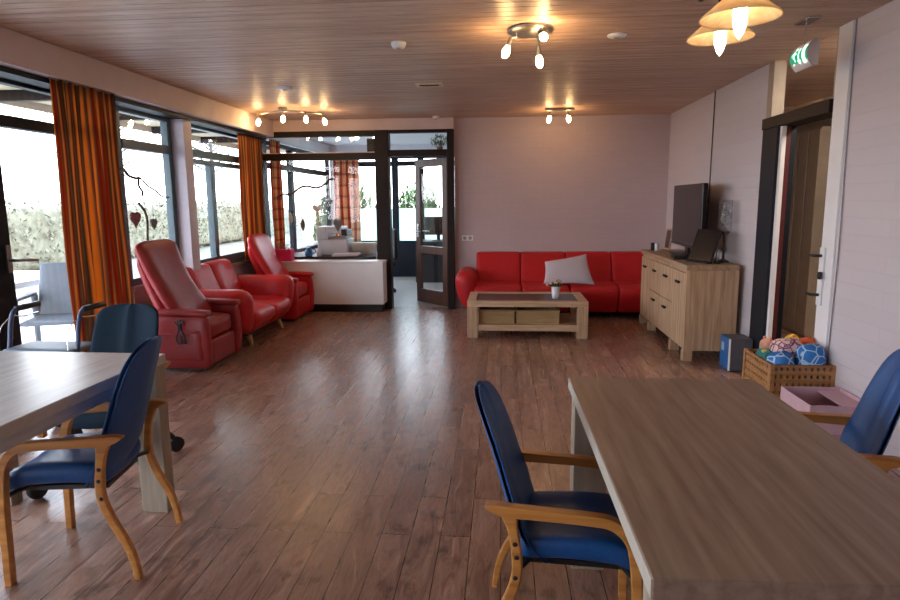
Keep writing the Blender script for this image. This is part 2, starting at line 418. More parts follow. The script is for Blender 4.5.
# ceiling of narrow boards running across the room, with real grooves
bm = B(); pitch = .088; yy = YF-.1; ring = []
x0, x1 = XL-.12, XR+.1
pts = []
while yy < YB+.05:
    pts += [(yy, H+.008), (yy+.004, H+.008), (yy+.007, H), (yy+pitch-.003, H)]
    yy += pitch
vv = [(bm.verts.new((x0, y, z)), bm.verts.new((x1, y, z))) for y, z in pts]
for a, b in zip(vv, vv[1:]): bm.faces.new((a[0], a[1], b[1], b[0]))
t0, t1 = bm.verts.new((x0, pts[0][0], H+.1)), bm.verts.new((x1, pts[0][0], H+.1))
t2, t3 = bm.verts.new((x0, pts[-1][0], H+.1)), bm.verts.new((x1, pts[-1][0], H+.1))
bm.faces.new((t0, t1, t3, t2)); bm.faces.new((vv[0][0], vv[0][1], t1, t0)); bm.faces.new((vv[-1][0], t2, t3, vv[-1][1]))
struct('ceiling', bm, M_ceil)
struct('ceiling_office', box(B(), XL-.1, .3, YB+.06, YO+.1, H-.02, H+.1), M_whitewall)
struct('ceiling_hall', box(B(), XR+.1, 3.6, 3.2, 8.0, H, H+.1), M_ceil)
# walls
bm = B(); box(bm, -.615, XR+.12, YB, YB+.14, 0, H+.05); struct('wall_back', bm, M_wallY)
bm = B(); box(bm, XR, XR+.1, YF, 4.14, 0, H+.05); box(bm, XR, XR+.1, 5.36, YB, 0, H+.05); struct('wall_right', bm, M_wallX)
struct('wall_front', box(B(), XL-.1, XR+.1, YF-.12, YF, 0, H+.05), M_wallY)
bm = B(); box(bm, XL-.1, XL, 5.12, YB, 0, .70); box(bm, XL-.1, XL, YF, YO+.1, 2.27, H+.05); box(bm, XL-.1, XL, YF, -1.85, 0, 2.27)
box(bm, XL-.1, XL, YB, YO, 0, .62); struct('wall_left', bm, M_whitewall)
bm = B(); box(bm, -3.2, .3, YO, YO+.1, 2.25, H); box(bm, -3.2, -3.08, YO, YO+.1, 0, 2.25); box(bm, -.42, .3, YO, YO+.1, 0, 2.25)
struct('wall_office_back', bm, M_whitewall)
struct('wall_office_right', box(B(), .2, .3, YB+.14, YO, 0, H), M_whitewall)
# dropped soffit along the windows and over the glass partition
struct('trim_1', box(B(), XL+.002, -2.95, YF, YB+.0, 2.25, H-.002), M_soffit, bev=.004)
struct('trim_2', box(B(), -2.95, -.615, 8.18, YB+.02, 2.315, H-.002), M_soffit, bev=.004)
struct('trim_3', box(B(), XL+.002, -3.02, YF, 8.1, 2.215, 2.25), M_frame)     # dark strip: black frame plus the shade under the soffit, as colour

def window(name, axis, c, a0, a1, z0, z1, bar=.06, dep=.07, posts=(), rails=(), mat=None, panes=None, frost_below=None, glassmat=None):
    """axis 'X': plane x=c spanning y a0..a1 ; axis 'Y': plane y=c spanning x a0..a1"""
    mat = mat or M_frame
    def bx(bm, p0, p1, q0, q1, d0=-dep/2, d1=dep/2, mi=0):
        if axis == 'X': box(bm, c+d0, c+d1, p0, p1, q0, q1, mi=mi)
        else: box(bm, p0, p1, c+d0, c+d1, q0, q1, mi=mi)
    bm = B()
    bx(bm, a0, a0+bar, z0, z1); bx(bm, a1-bar, a1, z0, z1)
    bx(bm, a0+bar, a1-bar, z0, z0+bar); bx(bm, a0+bar, a1-bar, z1-bar, z1)
    for (p, wd, pz0, pz1) in posts: bx(bm, p-wd/2, p+wd/2, pz0, pz1)
    for (z, th, r0, r1) in rails: bx(bm, r0, r1, z-th/2, z+th/2, -dep/2-.006, dep/2+.006)
    f = struct(name, bm, mat, bev=.004)
    g = B()
    if frost_below:
        bx(g, a0+bar*.5, a1-bar*.5, frost_below, z1-bar*.5, -.003, .003)
        obj('glass_pane', g, glassmat or M_glass, f)
        g = B(); bx(g, a0+bar*.5, a1-bar*.5, z0+bar*.5, frost_below, -.003, .003)
        o = obj('frosted_pane', g, M_frost, f); o['label'] = 'frosted lower pane'
    else:
        bx(g, a0+bar*.5, a1-bar*.5, z0+bar*.5, z1-bar*.5, -.003, .003)
        obj('glass_pane', g, glassmat or M_glass, f)
    return f
# left facade: door bay, picture window, casement pair, more glazing toward the camera
window('window_1', 'X', -3.24, -1.85, 1.7, .0, 2.25, .08, rails=((1.96, .08, -1.77, 1.62),), posts=((-.1, .08, .08, 1.93),))
window('window_2', 'X', -3.24, 1.7, 3.60, .0, 2.25, .08, rails=((1.96, .08, 1.78, 3.52),))
dl = window('door_3', 'X', -3.22, 3.60, 5.12, .0, 2.25, .06, rails=((1.95, .075, 3.66, 5.06),), posts=((3.76, .2, .06, 1.93),))
bm = B(); tube(bm, [(-3.17, 3.82, 1.06), (-3.10, 3.82, 1.06), (-3.095, 3.85, 1.06), (-3.095, 3.97, 1.05)], .011, 8)
box(bm, -3.185, -3.17, 3.80, 3.84, .98, 1.16); o = obj('door_handle', bm, M_steel, dl); o['label'] = 'metal lever handle'
w4 = window('window_4', 'X', -3.22, 5.12, 6.02, .70, 2.25, .07, rails=((1.92, .08, 5.19, 5.95),), mat=M_teal)
w5 = window('window_5', 'X', -3.22, 6.18, 7.95, .70, 2.25, .065, rails=((1.93, .075, 6.245, 7.885), (1.845, .05, 6.245, 7.885), (.79, .06, 6.245, 7.885)), posts=((6.86, .09, .765, 1.82),), mat=M_teal)
struct('trim_4', box(B(), -3.28, -3.06, 6.02, 6.18, .0, 2.249), M_lilac, bev=.006)
struct('trim_5', box(B(), -3.28, -3.1, 7.95, 8.29, .0, 2.249), M_frame)
sill = box(B(), -3.22, -3.15, 5.14, 8.28, .665, .705); struct('window_sill', sill, M_beige, bev=.004)
struct('trim_6', box(B(), -3.199, -3.16, 5.14, 6.02, .0, .664), M_beige, bev=.004)

# ---- glass partition to the office with door
pf = B()
PB = 8.23   # partition plane
box(pf, -3.19, -1.63, PB-.05, PB+.05, 2.245, 2.315)   # head
box(pf, -1.63, -1.45, PB-.07, PB+.09, 0, 2.315)       # wide black post
box(pf, -.70, -.615, PB-.06, PB+.068, 0, 2.315)         # right jamb
box(pf, -1.45, -.70, PB-.05, PB+.05, 2.275, 2.315)
box(pf, -3.19, -1.63, PB-.07, PB+.06, 1.95, 2.035)    # transom rail
box(pf, -1.45, -.70, PB-.06, PB+.09, 1.985, 2.065)    # door head
box(pf, -3.19, -3.11, PB-.05, PB+.05, 0, 2.245)
box(pf, -3.11, -1.63, PB-.05, PB+.05, 0, .60)
P = struct('window_6', pf, M_framebrown, bev=.004)
g = B(); box(g, -3.11, -1.63, PB-.003, PB+.003, .60, 1.95); box(g, -3.11, -1.63, PB-.003, PB+.003, 2.035, 2.245); box(g, -1.45, -.70, PB-.003, PB+.003, 2.065, 2.275)
obj('glass_pane', g, M_glass, P)
g = B(); box(g, -3.11, -1.63, PB-.078, PB-.03, 2.035, 2.045); o = obj('rail_edge', g, M_soffit, P); o['label'] = 'pale edge strip on the transom rail'
# door leaf, hinged at right, opened into the office
ang = R_(180-46)
dr = struct('door_1', B(), M_framebrown); 
bm = B(); W = .69; T = .04
M_doorwood = wood('brown_door', (.06, .022, .012), (.10, .038, .022), (.14, .06, .035), 'Z', .4)
Md = Matrix.Translation((-.705, PB+.09, 0)) @ Matrix.Rotation(ang, 4, 'Z')
for a in ((0, .10, .01, 1.97), (W-.10, W, .01, 1.97)): box(bm, a[0], a[1], -T/2, T/2, a[2], a[3], Md)
for z0, z1 in ((.01, .20), (.70, .80), (1.87, 1.97)): box(bm, .10, W-.10, -T/2, T/2, z0, z1, Md)
me = bpy.data.meshes.new('door_1'); bmesh.ops.recalc_face_normals(bm, faces=bm.faces); bm.to_mesh(me); bm.free(); me.materials.append(M_doorwood); dr.data = me
g = B(); box(g, .09, W-.09, -.003, .003, .19, .71, Md); box(g, .09, W-.09, -.003, .003, .79, 1.88, Md); obj('glass_pane', g, M_glass, dr)
bm = B(); tube(bm, [Md @ Vector(p) for p in ((W-.05, T/2, 1.0), (W-.05, T/2+.05, 1.0), (W-.07, T/2+.055, 1.0), (W-.17, T/2+.055, 1.0))], .009)
box(bm, W-.07, W-.03, T/2, T/2+.008, .92, 1.10, Md)
tube(bm, [Md @ Vector(p) for p in ((W-.05, -T/2, 1.0), (W-.05, -T/2-.05, 1.0), (W-.07, -T/2-.055, 1.0), (W-.17, -T/2-.055, 1.0))], .009)
box(bm, W-.07, W-.03, -T/2-.008, -T/2, .92, 1.10, Md)
obj('door_handle', bm, M_chrome, dr)
# ---- low white cabinet in front of the partition
t = thing('low_cabinet', 'long low white cabinet with dark plinth below the glass partition', 'cabinet', (-2.3, 8.0, 0))
obj('plinth', box(B(), -.78, .76, -.06, .155, 0, .115), M_black, t)
obj('body', box(B(), -.85, .79, -.10, .158, .105, .635), M_white, t, bev=.003)
obj('top_panel', box(B(), -.86, .80, -.11, .158, .635, .66), M_white, t, bev=.003)
# ---- right doorway
bm = B()
box(bm, XR-.02, XR+.12, 5.08, 5.36, 0, 1.95)
o = struct('door_2', bm, M_frame, bev=.004)
bm = B(); box(bm, XR-.03, XR+.13, 4.31, 5.36, 1.95, 2.035); obj('lintel', bm, M_framebrown, o, bev=.004)
bm = B(); box(bm, XR+.0, XR+.03, 5.04, 5.08, 0, 1.95); obj('white_jamb_strip', bm, M_white, o)
bm = B(); box(bm, XR+.03, XR+.065, 5.045, 5.08, 0, 1.95); obj('maroon_jamb', bm, M_maroon, o)
bm = B(); box(bm, XR-.005, XR+.10, 4.29, 4.315, 0, 1.95); obj('green_jamb', bm, plain('dark_green', (.03, .05, .045), .4), o)
bm = B(); box(bm, XR-.004, XR+.09, 5.26, 5.36, 2.035, H); box(bm, XR-.005, XR+.09, 4.30, 4.33, 2.035, H); obj('transom_frame', bm, M_beige, o, bev=.004)
bm = B(); box(bm, XR+.04, XR+.048, 4.33, 5.22, 2.035, H); obj('transom_glass', bm, M_glass, o)
struct('trim_7', box(B(), XR-.012, XR+.1, 4.14, 4.30, 0, H), M_white, bev=.004)
# locks on the white post
lk = thing('door_lock', 'white lock plate with two black levers on the white door post', 'lock', (XR-.012, 4.26, 1.0))
obj('plate', box(B(), -.012, -.001, -.03, .03, -.28, .10), M_white, lk, bev=.003)
for zz in (.045, -.21):
    bm = B(); tube(bm, [(-.012, .0, zz), (-.05, 0, zz), (-.055, .02, zz), (-.055, .07, zz)], .010, 8); obj('lever', bm, M_black, lk)
bm = B(); rbox(bm, (-.03, -.035, -.08), (.03, .022, .05), .01, 5); obj('key_fob', bm, M_black, lk, smooth=True)
# cable down the wall beside the post
bm = B(); tube(bm, spline([(XR-.004, 4.12, H), (XR-.006, 4.11, 1.8), (XR-.008, 4.09, 1.1), (XR-.006, 4.11, .5), (XR-.006, 4.10, .3)], 6), .004, 6)
tag(obj('cable', bm, plain('grey_cable', (.3, .28, .3), .5)), 'thin grey cable running down wall beside white door post', 'cable')
bm = B(); tube(bm, [(XR-.007, 6.62, H), (XR-.007, 6.64, 1.5), (XR-.007, 6.68, .9)], .006, 6)
tag(obj('cable', bm, M_black), 'thin black cable running down wall behind the television', 'cable')
# hall behind the right doorway
bm = B(); box(bm, 3.4, 3.5, 3.2, 8, 0, H); box(bm, XR+.1, 3.5, 7.9, 8.0, 0, H); box(bm, XR+.1, 3.5, 3.2, 3.3, 0, H); struct('wall_hall', bm, M_beige)
cb = thing('hall_cupboard', 'tall beige cupboard of upright boards seen through right doorway', 'cupboard', (3.1, 7.0, 0))
obj('body', box(B(), 0, .28, -.42, .5, 0, 2.1), M_beige, cb)
for k in range(4): obj('board', box(B(), -.018, 0, -.42+k*.23, -.42+k*.23+.205, .03, 2.08), M_beige, cb, bev=.004)
ct = thing('hanging_coat', 'dark coat hanging in the dim hall beyond right doorway', 'coat', (3.25, 6.3, 0))
def coat(p): return (p.x, p.y + .02*math.sin(p.z*9), p.z)
bm = B(); rbox(bm, (0, 0, 1.15), (.2, .30, .9), .09, 8, fn=coat); obj('body', bm, plain('dark_coat', (.02, .02, .03), .8), ct, smooth=True)
bm = B(); rbox(bm, (-.06, -.08, .95), (.12, .14, .3), .05, 6); o = obj('scarf', bm, plain('mustard', (.25, .15, .06), .8), ct, smooth=True); o['label'] = 'mustard scarf'
bm = B(); tube(bm, [(0, 0, 1.55), (0, 0, 1.66), (.14, 0, 1.68)], .008, 6); obj('hook', bm, M_steel, ct)

hl = thing('hall_fill_light', 'added round fill light out of view in the hall beyond right doorway', 'ceiling lamp', (2.75, 4.6, H))  # added light out of view, brightens the hall boards
bm = B(); lathe(bm, [(0, 0), (.15, 0), (.15, -.05), (.12, -.08), (0, -.09)]); obj('diffuser', bm, emis('hall_fill_glow', (1, .88, .72), 110), hl, smooth=True)
bm = B(); lathe(bm, [(0, 0), (.165, 0), (.165, -.03), (.15, -.03)]); obj('ring', bm, M_steel, hl, smooth=True)

# ------------------------------------------------------------------ office
window('window_7', 'X', -3.24, 8.42, 9.62, .62, 2.25, .06, rails=((1.92, .08, 8.48, 9.56),))
window('window_8', 'X', -3.24, 9.62, 11.75, .62, 2.25, .06, rails=((1.92, .08, 9.68, 11.69),))
window('window_9', 'Y', YO+.04, -3.08, -1.98, .62, 2.25, .06, rails=((2.10, .09, -3.02, -2.04),), frost_below=1.28)
window('window_10', 'Y', YO+.04, -1.98, -1.50, .62, 2.25, .06, rails=((2.10, .09, -1.92, -1.56),), frost_below=1.28)
window('window_11', 'Y', YO+.04, -1.50, -.42, .62, 2.25, .06, rails=((2.10, .09, -1.44, -.48),), frost_below=1.28)
struct('trim_8', box(B(), -3.08, -.42, YO+.0, YO+.08, 0, .62), M_frame)
nt_ = obj('paper_notice', box(B(), -.06, .06, -.004, .0, -.09, .09), plain('pale_paper', (.7, .8, .95), .8)); nt_.location = (-1.53, YO-.002, 1.62); tag(nt_, 'pale blue paper notice stuck on far office window frame', 'notice')
def curtain(name, label, p0, p1, z0, z1, folds, amp, mat, seed=1, group=None, slack=0):
    rnd = random.Random(seed); p0 = Vector(p0); p1 = Vector(p1); L = (p1-p0).length; d = (p1-p0).normalized(); n = Vector((-d.y, d.x, 0))
    NU, NV = folds*10, 16; bm = B(); uvl = bm.loops.layers.uv.new('UVMap'); V = []
    ph = [rnd.uniform(-.4, .4) for _ in range(folds+2)]
    for j in range(NV+1):
        z = z1+(z0-z1)*j/NV; row = []
        for i in range(NU+1):
            u = i/NU; f = u*folds; k = int(min(f, folds-1))
            w_ = amp*(math.sin(2*PI*f+ph[k]*.6+.5*math.sin(j*.25+k)) + .35*math.sin(4*PI*f+j*.15))*(.55+.45*j/NV)
            s = u+ .012*math.sin(j*.5+k*1.7)+slack*(j/NV)*(u-.5)
            p = p0+d*(L*s)+n*w_; row.append(bm.verts.new((p.x, p.y, z)))
        V.append(row)
    for j in range(NV):
        for i in range(NU):
            f = bm.faces.new((V[j][i], V[j][i+1], V[j+1][i+1], V[j+1][i]))
            for lp, (a, b) in zip(f.loops, ((i, j), (i+1, j), (i+1, j+1), (i, j+1))): lp[uvl].uv = (a/NU, b/NV)
    t = thing(name, label, 'curtain', (p0.x, p0.y, z0), 0, group)
    o = obj('cloth', bm, mat, t, smooth=True); o.location = (-p0.x, -p0.y, -z0)
    sm = o.modifiers.new('solid', 'SOLIDIFY'); sm.thickness = .004
    bm = B(); a = p0-d*.02; b_ = p1+d*.02; tube(bm, [(a.x-p0.x, a.y-p0.y, z1-z0-.005), (b_.x-p0.x, b_.y-p0.y, z1-z0-.005)], .006, 6); obj('top_cord', bm, M_steel, t)
    return t
curtain('curtain', 'orange and brown striped curtain hanging by the glass terrace door', (-2.99, 4.13, 0), (-2.99, 4.80, 0), .06, 2.25, 6, .030, M_curtain, 3)
curtain('curtain', 'orange and brown striped curtain in the corner behind far recliner', (-3.08, 7.36, 0), (-3.08, 8.04, 0), .72, 2.25, 5, .022, M_curtain, 5)
curtain('curtain', 'red plaid curtain on left office window just behind the glass partition', (-3.12, 8.50, 0), (-3.12, 8.85, 0), .7, 2.26, 3, .028, M_plaid, 8)
curtain('curtain', 'red and cream plaid curtain in the far corner of the office', (-3.10, 11.62, 0), (-2.62, 11.62, 0), .02, 2.24, 4, .03, M_plaid, 9)

# desk with things
dk = thing('office_desk', 'dark office desk behind the glass partition', 'desk', (-2.35, 9.0, 0))
obj('desktop', box(B(), -.78, .62, -.4, .4, .62, .66), M_framebrown, dk, bev=.003)
for x in (-.72, .56):
    for y in (-.36, .36): obj('leg', box(B(), x-.03, x+.03, y-.03, y+.03, 0, .62), M_black, dk)
pr = thing('printer', 'white office printer with grey tray on the office desk', 'printer', (-2.42, 9.15, .66))
obj('body', box(B(), -.24, .2, -.2, .2, 0, .22), M_white, pr, bev=.015)
obj('scanner_lid', box(B(), -.25, .12, -.2, .2, .30, .40), M_white, pr, bev=.015)
obj('column', box(B(), -.25, -.08, -.2, .2, .22, .30), M_white, pr, bev=.006)
obj('output_tray', box(B(), -.08, .18, -.22, .15, .225, .25), M_steel, pr, bev=.004)
obj('control_panel', box(B(), .12, .2, -.22, .1, .27, .36), M_black, pr, bev=.006)
pp = thing('paper_stack', 'stack of white papers in front of the printer on desk', 'papers', (-2.2, 8.78, .66), .25)
for k in range(3): obj('sheets', box(B(), -.2+.02*k, .16+.02*k, -.13+.01*k, .1, .006+k*.012-.006, .016+k*.012-.006), M_white, pp)
tb = thing('storage_box', 'pale brown cardboard box on desk beside the printer', 'box', (-2.02, 9.15, .66))
obj('carton', box(B(), -.16, .16, -.12, .12, 0, .12), M_beige, tb, bev=.004); obj('lid', box(B(), -.17, .17, -.13, .13, .12, .16), M_oak, tb, bev=.004)
jg = thing('blue_jug', 'small blue watering jug on the left of office desk', 'jug', (-2.72, 8.72, .66))
M_jug = plain('blue_plastic', (.03, .2, .5), .3)
bm = B(); lathe(bm, [(0, 0), (.05, 0), (.055, .02), (.05, .08), (.03, .11), (.032, .12), (0, .12)]); obj('body', bm, M_jug, jg, smooth=True)
bm = B(); tube(bm, spline([(.045, 0, .1), (.09, 0, .09), (.09, 0, .05), (.05, 0, .03)], 5), .007, 6); obj('handle', bm, M_jug, jg, smooth=True)
bt = thing('dispenser_bottle', 'white pump bottle beside blue jug on office desk', 'bottle', (-2.56, 8.68, .66))
bm = B(); lathe(bm, [(0, 0), (.035, 0), (.035, .1), (.012, .12), (.012, .14), (0, .14)]); obj('body', bm, M_white, bt, smooth=True)
bm = B(); tube(bm, [(0, 0, .13), (0, 0, .16), (.04, 0, .16)], .006, 6); obj('pump', bm, M_white, bt)
oc = thing('office_chair', 'dark office chair at the right end of desk', 'chair', (-1.92, 9.75, 0), R_(200))
bm = B(); rbox(bm, (0, 0, .46), (.46, .46, .08), .035, 6); obj('seat', bm, M_blackm, oc, smooth=True)
bm = B(); rbox(bm, (-.24, 0, .76), (.07, .42, .46), .035, 6); obj('backrest', bm, M_blackm, oc, smooth=True)
bm = B(); tube(bm, [(-.2, 0, .45), (-.27, 0, .5), (-.27, 0, .6)], .02, 6); obj('back_bar', bm, M_black, oc)
bm = B(); tube(bm, [(0, 0, .08), (0, 0, .42)], .025, 8)
for k in range(5):
    a = 2*PI*k/5; tube(bm, [(0, 0, .09), (.26*math.cos(a), .26*math.sin(a), .06)], .018, 6)
obj('base', bm, M_black, oc)
for k in range(5):
    a = 2*PI*k/5; bm = B(); rbox(bm, (.26*math.cos(a), .26*math.sin(a), .03), (.05, .05, .06), .024, 5); obj('caster', bm, M_black, oc, smooth=True)
# dark sideboard + monitor seen through the open door
ds = thing('black_cabinet', 'black office cabinet under window seen through the glass door', 'cabinet', (-1.2, 11.2, 0))
obj('body', box(B(), -.3, .75, -.3, .3, 0, .72), M_black, ds, bev=.005)
for k in range(2): obj('door', box(B(), -.28+k*.5, .2+k*.5, -.32, -.3, .04, .68), M_black, ds, bev=.004)
mo = thing('computer_monitor', 'black computer monitor on cabinet seen through glass door', 'monitor', (-1.12, 11.15, .72))
obj('screen', box(B(), -.24, .24, -.02, .02, .1, .42), M_screen, mo, bev=.006); obj('stand', box(B(), -.03, .03, 0.0, .04, 0, .14), M_black, mo); obj('foot', box(B(), -.1, .1, -.08, .08, 0, .012), M_black, mo)
# plants: leafy pot plants
M_leaf = plain('green_leaf', (.07, .17, .03), .5, noise=.4, scale=10); M_leaf2 = plain('pale_leaf', (.07, .12, .05), .5, noise=.3, scale=10)
M_stem = plain('twig_brown', (.13, .08, .06), .7, noise=.3)
def leafball(bm, c, rx, ry, rz, n, ls, seed):
    r = random.Random(seed)
    for _ in range(n):
        a = r.uniform(0, 2*PI); u = r.uniform(-1, 1); k = r.uniform(.35, 1)**.6; s = math.sqrt(1-u*u)
        p = Vector((c[0]+rx*k*s*math.cos(a), c[1]+ry*k*s*math.sin(a), c[2]+rz*k*u))
        q = Matrix.Rotation(r.uniform(0, 6.28), 3, 'Z') @ Matrix.Rotation(r.uniform(-1.2, 1.2), 3, 'X')
        l = ls*r.uniform(.6, 1.2)
        vs = [bm.verts.new(p + q @ Vector(w_)) for w_ in ((0, -l, 0), (l*.4, -l*.2, l*.1), (0, l, -l*.15), (-l*.4, -l*.2, l*.1))]
        bm.faces.new(vs)
def potted(name, label, loc, r, h, leafh, seed, potmat, leafmat=None, n=160):
    t = thing(name, label, 'plant', loc)
    bm = B(); lathe(bm, [(0, 0), (r*.75, 0), (r, h), (r*.9, h), (r*.85, h*.85), (0, h*.85)]); obj('pot', bm, potmat, t, smooth=True)
    bm = B()
    for k in range(5):
        a = 2*PI*k/5; tube(bm, [(0, 0, h*.8), (r*.5*math.cos(a), r*.5*math.sin(a), h+leafh*.6)], .004, 5)
    obj('stems', bm, M_stem, t)
    bm = B(); leafball(bm, (0, 0, h+leafh*.5), r*3.0, r*1.1, leafh*.55, n, leafh*.13, seed); obj('foliage', bm, leafmat or M_leaf, t)
    return t
potted('potted_plant', 'leafy green plant on the ledge above the office door', (-.80, PB+.055, 2.065), .045, .04, .15, 4, plain('clay', (.3, .14, .08), .7), M_leaf, 260)
# hanging office spotlights
op = thing('office_spotlight_bar', 'office ceiling light with four small lit spots', 'lamp', (-2.35, 9.7, 2.44))
obj('bar', box(B(), -.5, .5, -.03, .03, -.03, 0), M_chrome, op, bev=.005)
for k in range(4):
    x = -.42+k*.28; bm = B(); lathe(bm, [(0, -.05), (.02, -.05), (.03, -.09), (.0, -.10)], (x, 0, 0)); obj('bulb', bm, M_bulboff, op, smooth=True)
    bm = B(); tube(bm, [(x, 0, -.02), (x, 0, -.06)], .012, 8); obj('socket', bm, M_chrome, op)
# black box speaker on top of the transom
sp_ = thing('speaker', 'small dark speaker on transom ledge left of the black post', 'speaker', (-1.70, PB+.12, 2.035))
obj('cabinet', box(B(), -.055, .055, -.06, .055, 0, .19), M_blackm, sp_, bev=.006); 
bm = B(); lathe(bm, [(0, 0), (.035, 0), (.035, .006), (0, .006)], M=Matrix.Translation((0, -.061, .08)) @ Matrix.Rotation(R_(90), 4, 'X')); obj('cone', bm, M_black, sp_)
sb = box(B(), -1.78, -1.63, PB+.06, PB+.18, 2.02, 2.034); struct('trim_9', sb, M_framebrown)
# ------------------------------------------------------------------ window decorations
def on_part(y, z): return (y, z)
M_branch = plain('grey_branch', (.10, .075, .065), .7, noise=.3)
br_ = thing('hanging_branch', 'twisted branch hung with little hearts inside the glass partition', 'decoration', (-2.62, 8.19, 1.5))
def pw(x, z): return (x+2.6, 0, z-1.5)
bm = B(); tube(bm, [pw(*p) for p in spline([(-2.93, 1.47), (-2.84, 1.52), (-2.74, 1.52), (-2.62, 1.60), (-2.52, 1.62), (-2.42, 1.60), (-2.32, 1.62), (-2.22, 1.70), (-2.17, 1.71)], 5)], .015, 6); 
tube(bm, [pw(*p) for p in spline([(-2.66, 1.58), (-2.62, 1.48), (-2.66, 1.40), (-2.63, 1.33)], 4)], .006, 5)
for x, z0 in ((-2.93, 1.40), (-2.76, 1.28), (-2.47, 1.36), (-2.22, 1.40), (-2.3, 1.02)):
    tube(bm, [pw(x, z0), pw(x, 1.6 if x > -2.8 else 1.5)], .0015, 4)
for x in (-2.84, -2.30): tube(bm, [pw(x, 1.55), pw(x, 1.949)], .0012, 4)
obj('branch', bm, M_branch, br_, smooth=True)
def hang_heart(parent, x, z, s, mat, name='heart', ring=False, sx_=1, f=None):
    bm = B(); f = f or (lambda u, v, w_: (x+2.6+u*sx_, w_, z-1.5+v))
    prism(bm, heart_poly(s), f, -.008, .008); o = obj(name, bm, mat, parent, bev=.003)
    return o
M_grey = plain('grey_felt', (.16, .15, .15), .9, noise=.3); M_wh = plain('white_wicker', (.7, .68, .66), .8, noise=.2)
hang_heart(br_, -2.40, 1.33, .13, M_wh, ring=True); hang_heart(br_, -2.13, 1.12, .20, M_grey, sx_=.55); hang_heart(br_, -2.22, 1.42, .06, M_grey)
for x, z, l in ((-2.76, 1.20, .16), (-2.60, 1.12, .18)):
    bm = B(); lathe(bm, [(0, -l/2), (.02, -l*.3), (.03, 0), (.018, l*.3), (0, l/2)], (x+2.6, 0, z-1.5)); obj('droplet', bm, M_wh if x < -2.7 else M_grey, br_, smooth=True)
bl = thing('window_branch', 'bent twig with hanging hearts on picture window behind near recliner', 'decoration', (-3.11, 5.4, 1.4))
def lw_(y, z): return (0, y-5.4, z-1.4)
bm = B(); tube(bm, [lw_(*p) for p in spline([(5.0, 1.70), (5.06, 1.70), (5.12, 1.65), (5.22, 1.63), (5.30, 1.63), (5.40, 1.57), (5.52, 1.53), (5.62, 1.48), (5.74, 1.47)], 5)], [.012]*20+[.008]*21, 6)
tube(bm, [lw_(*p) for p in spline([(5.27, 1.63), (5.26, 1.57), (5.31, 1.52), (5.30, 1.48)], 5)], .010, 6)
tube(bm, [lw_(*p) for p in spline([(5.24, 1.42), (5.32, 1.35), (5.35, 1.27), (5.34, 1.17), (5.33, 1.09)], 5)], .011, 6)
tube(bm, [lw_(5.27, 1.5), lw_(5.25, 1.42)], .0015, 4); tube(bm, [lw_(5.2, 1.64), lw_(5.19, 1.33)], .0015, 4); tube(bm, [lw_(5.46, 1.55), lw_(5.45, 1.28)], .0015, 4)
obj('twig', bm, M_branch, bl, smooth=True)
def lh(y, z, s, mat, sx_=1): 
    bm = B(); prism(bm, heart_poly(s), lambda u, v, w_: (w_, y-5.4+u*sx_, z-1.4+v), -.008, .008); obj('heart', bm, mat, bl, bev=.003)
lh(5.17, 1.29, .15, plain('pink_felt', (.28, .10, .13), .9, noise=.5, scale=80)); lh(5.45, 1.24, .11, M_grey, .9)
bm = B(); lathe(bm, [(0, -.012), (.012, 0), (0, .012)], lw_(5.60, 1.39), 8); obj('bead', bm, M_branch, bl)

# pink flower box on low cabinet
fb = thing('flower_box', 'bright pink flower box with dried flowers on white low cabinet', 'flower box', (-2.83, 7.99, .66))
bm = B(); box(bm, -.12, .12, -.075, .075, 0, .155); obj('box', bm, plain('hot_pink', (.80, .03, .16), .5), fb, bev=.006)
bm = B(); leafball(bm, (0, 0, .185), .13, .07, .05, 90, .022, 3); obj('dried_flowers', bm, plain('dried_flower', (.30, .14, .08), .8, noise=.6), fb)
bm = B()
for k in range(8): 
    a = random.uniform(-.1, .1); tube(bm, [(a, 0, .12), (a*1.1, random.uniform(-.03, .03), .24)], .003, 4)
obj('stems', bm, M_stem, fb)
# wall socket
so = thing('wall_socket', 'white double wall socket on the pink back wall', 'socket', (-.45, YB, .93))
obj('plate', box(B(), -.075, .075, -.012, 0, -.035, .035), M_white, so, bev=.004)
for x in (-.035, .035):
    bm = B(); lathe(bm, [(0, 0), (.02, 0), (.024, .004), (0, .004)], M=Matrix.Translation((x, -.0125, 0)) @ Matrix.Rotation(R_(90), 4, 'X')); obj('socket_well', bm, M_beige, so)

# ------------------------------------------------------------------ ceiling lamps
def flower_bulb(root, p, d, mat=M_bulb, r=.024):
    """glass tulip with lit bulb, at p pointing along d"""
    d = Vector(d).normalized(); q = d.to_track_quat('Z', 'Y').to_matrix().to_4x4(); Mx = Matrix.Translation(p) @ q
    bm = B(); lathe(bm, [(0, 0), (r*.5, .005), (r*.95, .03), (r, .05), (r*.7, .075), (0, .085)], M=Mx, seg=14); b = obj('bulb', bm, mat, root, smooth=True)
    bm = B(); tube(bm, [Mx @ Vector((0, 0, -.05)), Mx @ Vector((0, 0, .008))], [.011, .017], 10); s = obj('socket', bm, M_steel, root); return b
